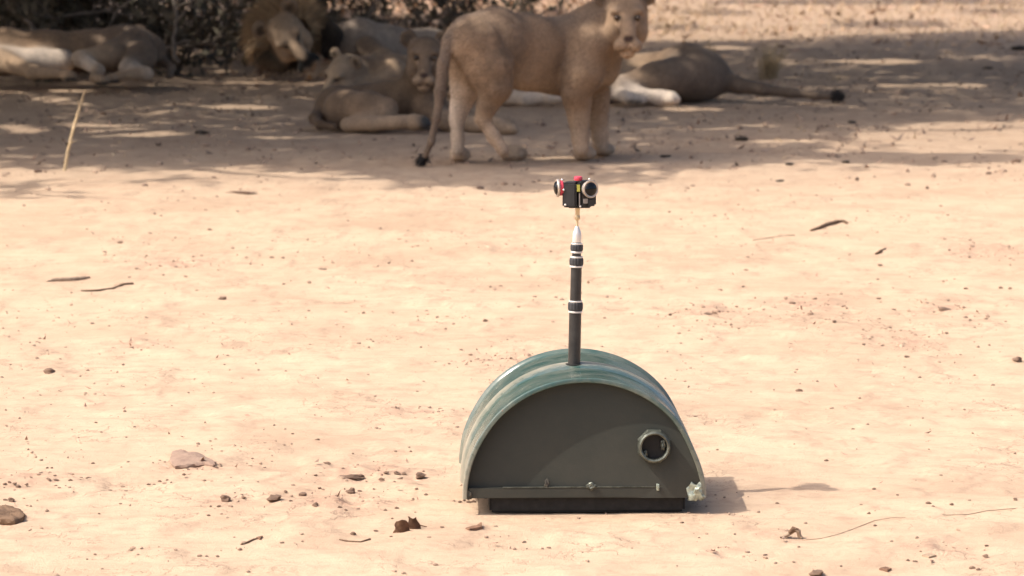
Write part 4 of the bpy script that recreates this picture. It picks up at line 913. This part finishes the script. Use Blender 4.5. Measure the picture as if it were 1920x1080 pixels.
MID = [(1485, 567, 6), (1528, 560, 5), (1520, 588, 6), (1700, 668, 5), (1498, 731, 6), (1775, 624, 4), (1648, 559, 4), (1811, 594, 4), (1849, 597, 4), (1256, 589, 4), (1327, 588, 6), (1340, 586, 5), (1564, 602, 4), (1676, 580, 4), (1303, 780, 3), (1627, 795, 3), (1599, 804, 3), (1399, 506, 4),
       (393, 430, 5), (225, 454, 5), (348, 518, 4), (604, 504, 6), (682, 586, 4), (369, 544, 3), (69, 671, 4), (532, 532, 3), (1401, 482, 4), (1350, 543, 4), (1650, 496, 4), (910, 600, 5), (300, 498, 3), (330, 500, 4), (510, 482, 4), (530, 483, 4), (1810, 540, 4), (1876, 538, 4), (1894, 540, 4), (700, 640, 3)]
for i, (a, c_, r) in enumerate(MID): put(CM, 'mud_clod', a, c_, r, 'small dry clod on the open clay between rover and shade', 'clod', 'small clods on the open clay', i+3, .7)
put(CM, 'mud_clod', 424, 936, 11, 'crumbly brown clod beside a row of tiny clods', 'clod', None, 1)
put(CM, 'mud_clod', 516, 934, 12, 'rounded brown clod, biggest in the crumbled patch left of the rover', 'clod', None, 2)
put(CM, 'mud_clod', 658, 921, 9, 'dark pitted clod between crumbled patch and rover', 'clod', None, 4)
put(CM, 'mud_clod', 591, 948, 7, 'pointed little clod below the crumbled patch', 'clod', None, 5, 1.2)
put(CM, 'mud_clod', 788, 891, 9, 'dark round clod closest to the left flank of the rover', 'clod', None, 6)
put(CM, 'mud_clod', 658, 891, 11, 'long low ridge of cracked mud above the crumbled patch', 'clod', None, 0, .5, 2.0)
put(CM, 'mud_clod', 662, 1001, 5, 'upright dark clod atop a curved dry twig', 'clod', None, 3, 1.4)
put(CM, 'mud_clod', 22, 938, 7, 'dark clod above the weathered wood chunk', 'clod', None, 1)
put(CM, 'mud_clod', 1532, 1074, 12, 'fist sized brown stone like clod in the foreground clay', 'clod', None, 2, .9)
put(CM, 'mud_clod', 1848, 1043, 6, 'lone clod beside reddish leaf crumbs', 'clod', None, 5)
put(CM, 'mud_clod', 1770, 579, 11, 'red brown crumbly clod far out on the open clay', 'clod', None, 6, .7)
put(CM, 'mud_clod', 1907, 673, 8, 'pale ring shaped clod on the open clay past the rover', 'clod', None, 0, .9)
put(CM, 'mud_clod', 418, 559, 7, 'pitted clod below the two sticks on the open clay', 'clod', None, 2, .9)
put(CM, 'mud_clod', 92, 695, 10, 'upright crumbly brown clod alone on the open clay', 'clod', None, 3, 1.0)
put(CM, 'mud_clod', 452, 358, 14, 'flat dark smear of mud at the edge of the shade', 'clod', None, 5, .35, 1.6)
DN = [(380, 246, 13, 'black dropping on the shaded ground near the sleeping male'), (1390, 258, 13, 'black dropping on the shaded ground in front of the outstretched tail'), (1247, 291, 9, 'dark dropping on the shaded ground beside the standing lion front paws'),
      (1597, 228, 9, 'dark dropping below the black tail tip'), (1912, 88, 16, 'large black lump on the shaded ground beyond the tail'), (1852, 126, 9, 'small dark lump beyond the black tail tip'), (1462, 338, 7, 'reddish dark lump at the sunny edge of the shade'),
      (1640, 170, 6, 'tiny dark lump beyond the black tail tip near a sun streak'), (1480, 306, 8, 'dark lump at the front edge of the shade'), (1585, 302, 7, 'dark crumb pile on the front shade strip')]
for i, (a, c_, r, lab) in enumerate(DN): put(DMs, 'dropping', a, c_, r, lab, 'dropping', 'dark lumps on the shaded ground', i, .6)

def slab(name, pix, thick, mat, label, cat, tilt=0, seed=1, curl=0, z0=0.0):
    """flat broken piece: ragged outline in the ground plane, own thickness, flaky layered top"""
    pts = [GG(a, c_) for a, c_ in pix]; cen = sum(pts, Vector())/len(pts); rr = random.Random(seed); K0 = len(pts); fine_ = []
    for i in range(K0):
        for u in (0, .25, .5, .75):
            p = pts[i].lerp(pts[(i+1) % K0], u)-cen; fine_.append(p)
    K = len(fine_); bm = bmesh.new(); rings = []; size = max(p.length for p in fine_)
    def top(p, u):
        a = np.array([p.x/size*2+seed*3.1]); c_ = np.array([p.y/size*2])
        lay = float(vn(a*1.4, c_*1.6, seed)[0]); lay2 = float(vn(a*4, c_*5, seed+9)[0])
        return thick*(.45+.65*round(lay*4)/4+.35*lay2)*(.55+.45*min(1, (1-u)*3))
    for u in (1.0, .97, .85, .68, .5, .3, .12):
        row = []
        for p in fine_:
            d = p*u*((1+rr.uniform(-.05, .03)) if u > .9 else 1); z = (thick*.2 if u == 1.0 else top(d, u))+tilt*d.x+curl*(d.x*d.x+d.y*d.y); row.append(bm.verts.new((d.x, d.y, z+z0)))
        rings.append(row)
    bot = [bm.verts.new((p.x*.96, p.y*.96, -.004+tilt*max(0, p.x)+curl*(p.x**2+p.y**2)*.9)) for p in fine_]
    rings = [bot]+rings
    for a, b_ in zip(rings, rings[1:]):
        for i in range(K): bm.faces.new((a[i], a[(i+1) % K], b_[(i+1) % K], b_[i]))
    bm.faces.new(rings[-1]); bm.faces.new(rings[0])
    o = bm_obj(name, bm, mat, None, True); o.location = (cen.x, cen.y, gz(cen.x, cen.y)); o['label'] = label; o['category'] = cat; return o
slab('bark_slab', [(318, 866), (322, 853), (338, 849), (352, 851), (372, 853), (392, 861), (407, 872), (400, 876), (384, 874), (370, 878), (350, 880), (328, 880), (321, 874)], .011, M_BARK, 'flat broken slab of brown bark lying on the clay', 'bark', .05, 3)
slab('wood_chunk', [(-14, 975), (-8, 961), (8, 957), (24, 959), (40, 962), (48, 971), (44, 979), (28, 984), (6, 987), (-10, 984)], .014, M_STICK, 'dark weathered wood chunk in a patch of reddish soil', 'wood', 0, 5)
# broken dead leaf: two upright curled shards
def shard(parent, c, wpx, hpx, lean, seed):
    rr = random.Random(seed); bm = bmesh.new(); w_ = m(wpx, c.y); h_ = m(hpx, c.y); NU, NV = 7, 6; g_ = []
    for j in range(NV+1):
        v = j/NV; row = []
        for i in range(NU+1):
            u = i/NU-.5; half = (1-v*.42)*(1+.12*math.sin(9*v+seed)); x = u*w_*half+lean*v*h_
            row.append(bm.verts.new((x, (u*u*1.6-.2*v)*w_*.5+rr.uniform(-.001, .001), v*h_*(1+.08*math.sin(5*u+seed))-.004)))
        g_.append(row)
    for j in range(NV):
        for i in range(NU): bm.faces.new((g_[j][i], g_[j][i+1], g_[j+1][i+1], g_[j+1][i]))
    bmesh.ops.solidify(bm, geom=bm.faces[:], thickness=.0016)
    o = bm_obj('leaf_shard', bm, M_LEAF, parent, True); o.location = c-parent.location; return o
c0 = GG(760, 998); lf = empty('dead_leaf', c0, label='curled dead leaf broken in two dark upright halves', category='leaf')
shard(lf, GG(755, 999), 36, 27, -.1, 1); shard(lf, GG(779, 992), 26, 26, -.25, 4)
t = Tubes(); a_, b_ = GG(783, 989), GG(800, 989); t.add([a_+Vector((0, 0, .006)), b_+Vector((0, 0, .002))], [.002, .0012], 5); t.obj('stalk', M_LEAF, lf, c0)
slab('dead_leaf', [(872, 992), (884, 988), (896, 990), (903, 985), (905, 992), (894, 995), (880, 995)], .003, M_LEAF, 'thin dark dead leaf lying flat before the rover', 'leaf', .05, 8, 1.5, .003)
slab('dead_leaf', [(1648, 1069), (1660, 1066), (1672, 1069), (1664, 1073)], .003, M_LEAF, 'small dead leaf near the stone like clod', 'leaf', .03, 9, 2, .002)
slab('dead_leaf', [(1728, 1043), (1742, 1040), (1756, 1044), (1742, 1047)], .003, M_PALESTICK, 'pale shrivelled leaf beside reddish leaf crumbs', 'leaf', .03, 10, 2, .002)
slab('dead_leaf', [(480, 1010), (487, 1008), (493, 1007), (488, 1013)], .002, M_LEAF, 'tiny reddish leaf left of the broken leaf', 'leaf', .03, 11, 2, .002)
# curled seed pod with its thin root
pod = [(1464, 1010), (1474, 1006), (1484, 1000), (1492, 995), (1497, 1001), (1499, 1009), (1504, 1013)]
g = GG(1490, 1010); t = Tubes(); zz = (0.002, .006, .012, .018, .015, .006, .002)
t.add([GG(a, 1010-.2*(1010-c_))-g+Vector((0, 0, z)) for (a, c_), z in zip(pod, zz)], [.003, .004, .0045, .005, .006, .005, .003], 8)
root = empty('seed_pod', g, label='curled grey seed pod arching over the clay', category='seed pod'); t.obj('pod', M_PALESTICK, root)
t = Tubes(); t.add([GG(1480, 1007)-g+Vector((0, 0, .010)), GG(1487, 1007)-g+Vector((0, 0, .019)), GG(1496, 1008)-g+Vector((0, 0, .017))], [.004, .007, .005], 7); t.obj('pod_cap', M_STICK, root)
thing_tube('surface_root', [(1504, 1013), (1540, 1010), (1572, 1002), (1600, 992), (1640, 976), (1672, 971), (1698, 970)], [1.0, .9, .8, .75, .7, .6, .4], M_PALESTICK, 'thin wiry root running from the curled seed pod', 'root', 5)
thing_tube('surface_root', [(1740, 961), (1775, 966), (1815, 965), (1850, 958), (1885, 955), (1925, 952)], [.5, .7, .8, .8, .8, .7], M_PALESTICK, 'thin wiry root crossing the clay past the clod pair', 'root', 5)
thing_tube('stick', [(1520, 433), (1534, 430), (1550, 424), (1568, 419), (1582, 418), (1588, 420)], [2, 3.6, 4.5, 4.6, 4.2, 2.8], M_STICK, 'dark bent stick on the open clay before the shade', 'stick', 8)
thing_tube('stick', [(1412, 451), (1440, 447), (1470, 443), (1490, 441)], [1.2, 1.4, 1.4, 1], M_PALESTICK, 'thin pale twig beside the dark bent stick', 'stick', 5)
thing_tube('stick', [(1642, 477), (1650, 473), (1660, 468)], [2, 3, 2.4], M_STICK, 'short dark twig on the open clay past the bent stick', 'stick', 6)
thing_tube('stick', [(88, 529), (100, 528), (130, 527), (155, 524), (168, 521)], [2.5, 5.2, 5, 4.2, 2], M_PALESTICK, 'thick pale stick with a pointed end on the open clay', 'stick', 8)
thing_tube('stick', [(152, 546), (185, 545), (212, 542), (230, 535), (250, 533)], [1.4, 1.8, 2.2, 3.0, 2.6], M_STICK, 'bent thin twig beside the thick pale stick', 'stick', 6)
thing_tube('stick', [(636, 1012), (655, 1016), (676, 1017), (694, 1012)], [1.2, 1.8, 1.8, 2.2], M_STICK, 'curved dry twig under a small upright clod', 'stick', 6)
thing_tube('stick', [(452, 1022), (464, 1018), (476, 1012), (490, 1009)], [2, 2.2, 1.8, 1.2], M_STICK, 'short rough twig near the tiny reddish leaf', 'stick', 6)

# loose grit and crumbs nobody could count
ICO = bmesh.new(); bmesh.ops.create_icosphere(ICO, subdivisions=1, radius=1); IV = np.array([tuple(v.co) for v in ICO.verts]); IF = np.array([[v.index for v in f.verts] for f in ICO.faces]); ICO.free()
def grit(name, K, xr, yr, size, dens, seed, label, dark=.6):
    r2 = np.random.default_rng(seed); X = r2.uniform(*xr, K*6); Y = r2.uniform(*yr, K*6); kk = r2.random(K*6) < dens(X, Y); X, Y = X[kk][:K], Y[kk][:K]; K = len(X)
    s_ = size[0]*(size[1]/size[0])**(r2.random(K)**2.2); sc3 = s_[:, None]*r2.uniform(.6, 1.3, (K, 3))*np.array([1, 1, .7])
    th = r2.uniform(0, 6.28, K); ca, sa = np.cos(th)[:, None], np.sin(th)[:, None]
    L_ = IV[None]*r2.uniform(.7, 1.3, (K, 12, 1))*sc3[:, None]; x = L_[..., 0]*ca-L_[..., 1]*sa; y_ = L_[..., 0]*sa+L_[..., 1]*ca
    Vv = np.stack([x+X[:, None], y_+Y[:, None], L_[..., 2]+(gh(X, Y)+s_*.2)[:, None]], -1).reshape(-1, 3)
    Ff = (IF[None]+12*np.arange(K)[:, None, None]).reshape(-1, 3)
    t_ = r2.random((K, 1))**.8; cl = np.array((.46, .33, .235))*(1-t_*dark)+np.array((.15, .095, .068))*t_*dark; cl = cl*r2.uniform(.85, 1.15, (K, 1))
    o = link(name, mesh_np(name, Vv, Ff, False, np.repeat(cl, 12, 0)), M_GRAVEL, kind='stuff'); o['label'] = label; o['category'] = 'grit'
grit("near_grit", 3200, (-1.9, 1.9), (6.9, 12), (.0012, .0065), lambda X, Y: .05+1.2*patch(X, Y)+.45*(vn(X*4, Y*2.5, 61) > .68)*(vn(X*13, Y*9, 62) > .5), 41, 'fine crumbs of clay scattered over the sunlit ground', .8)
grit('mid_grit', 2000, (-3.2, 3.2), (10, 17.5), (.002, .009), lambda X, Y: .07+1.1*patch(X, Y)+.5*(vn(X*2.5, Y*1.4, 63) > .66)*(vn(X*9, Y*6, 64) > .5), 42, 'fine crumbs on the clay between rover and shade', .8)
grit('shade_grit', 4500, (-5, 6), (16.5, 33), (.004, .022), lambda X, Y: .15+.7*(vn(X*1.2, Y*.9, 65) > .55), 43, 'crumbs of soil and dung scattered through the shade', 1.0)
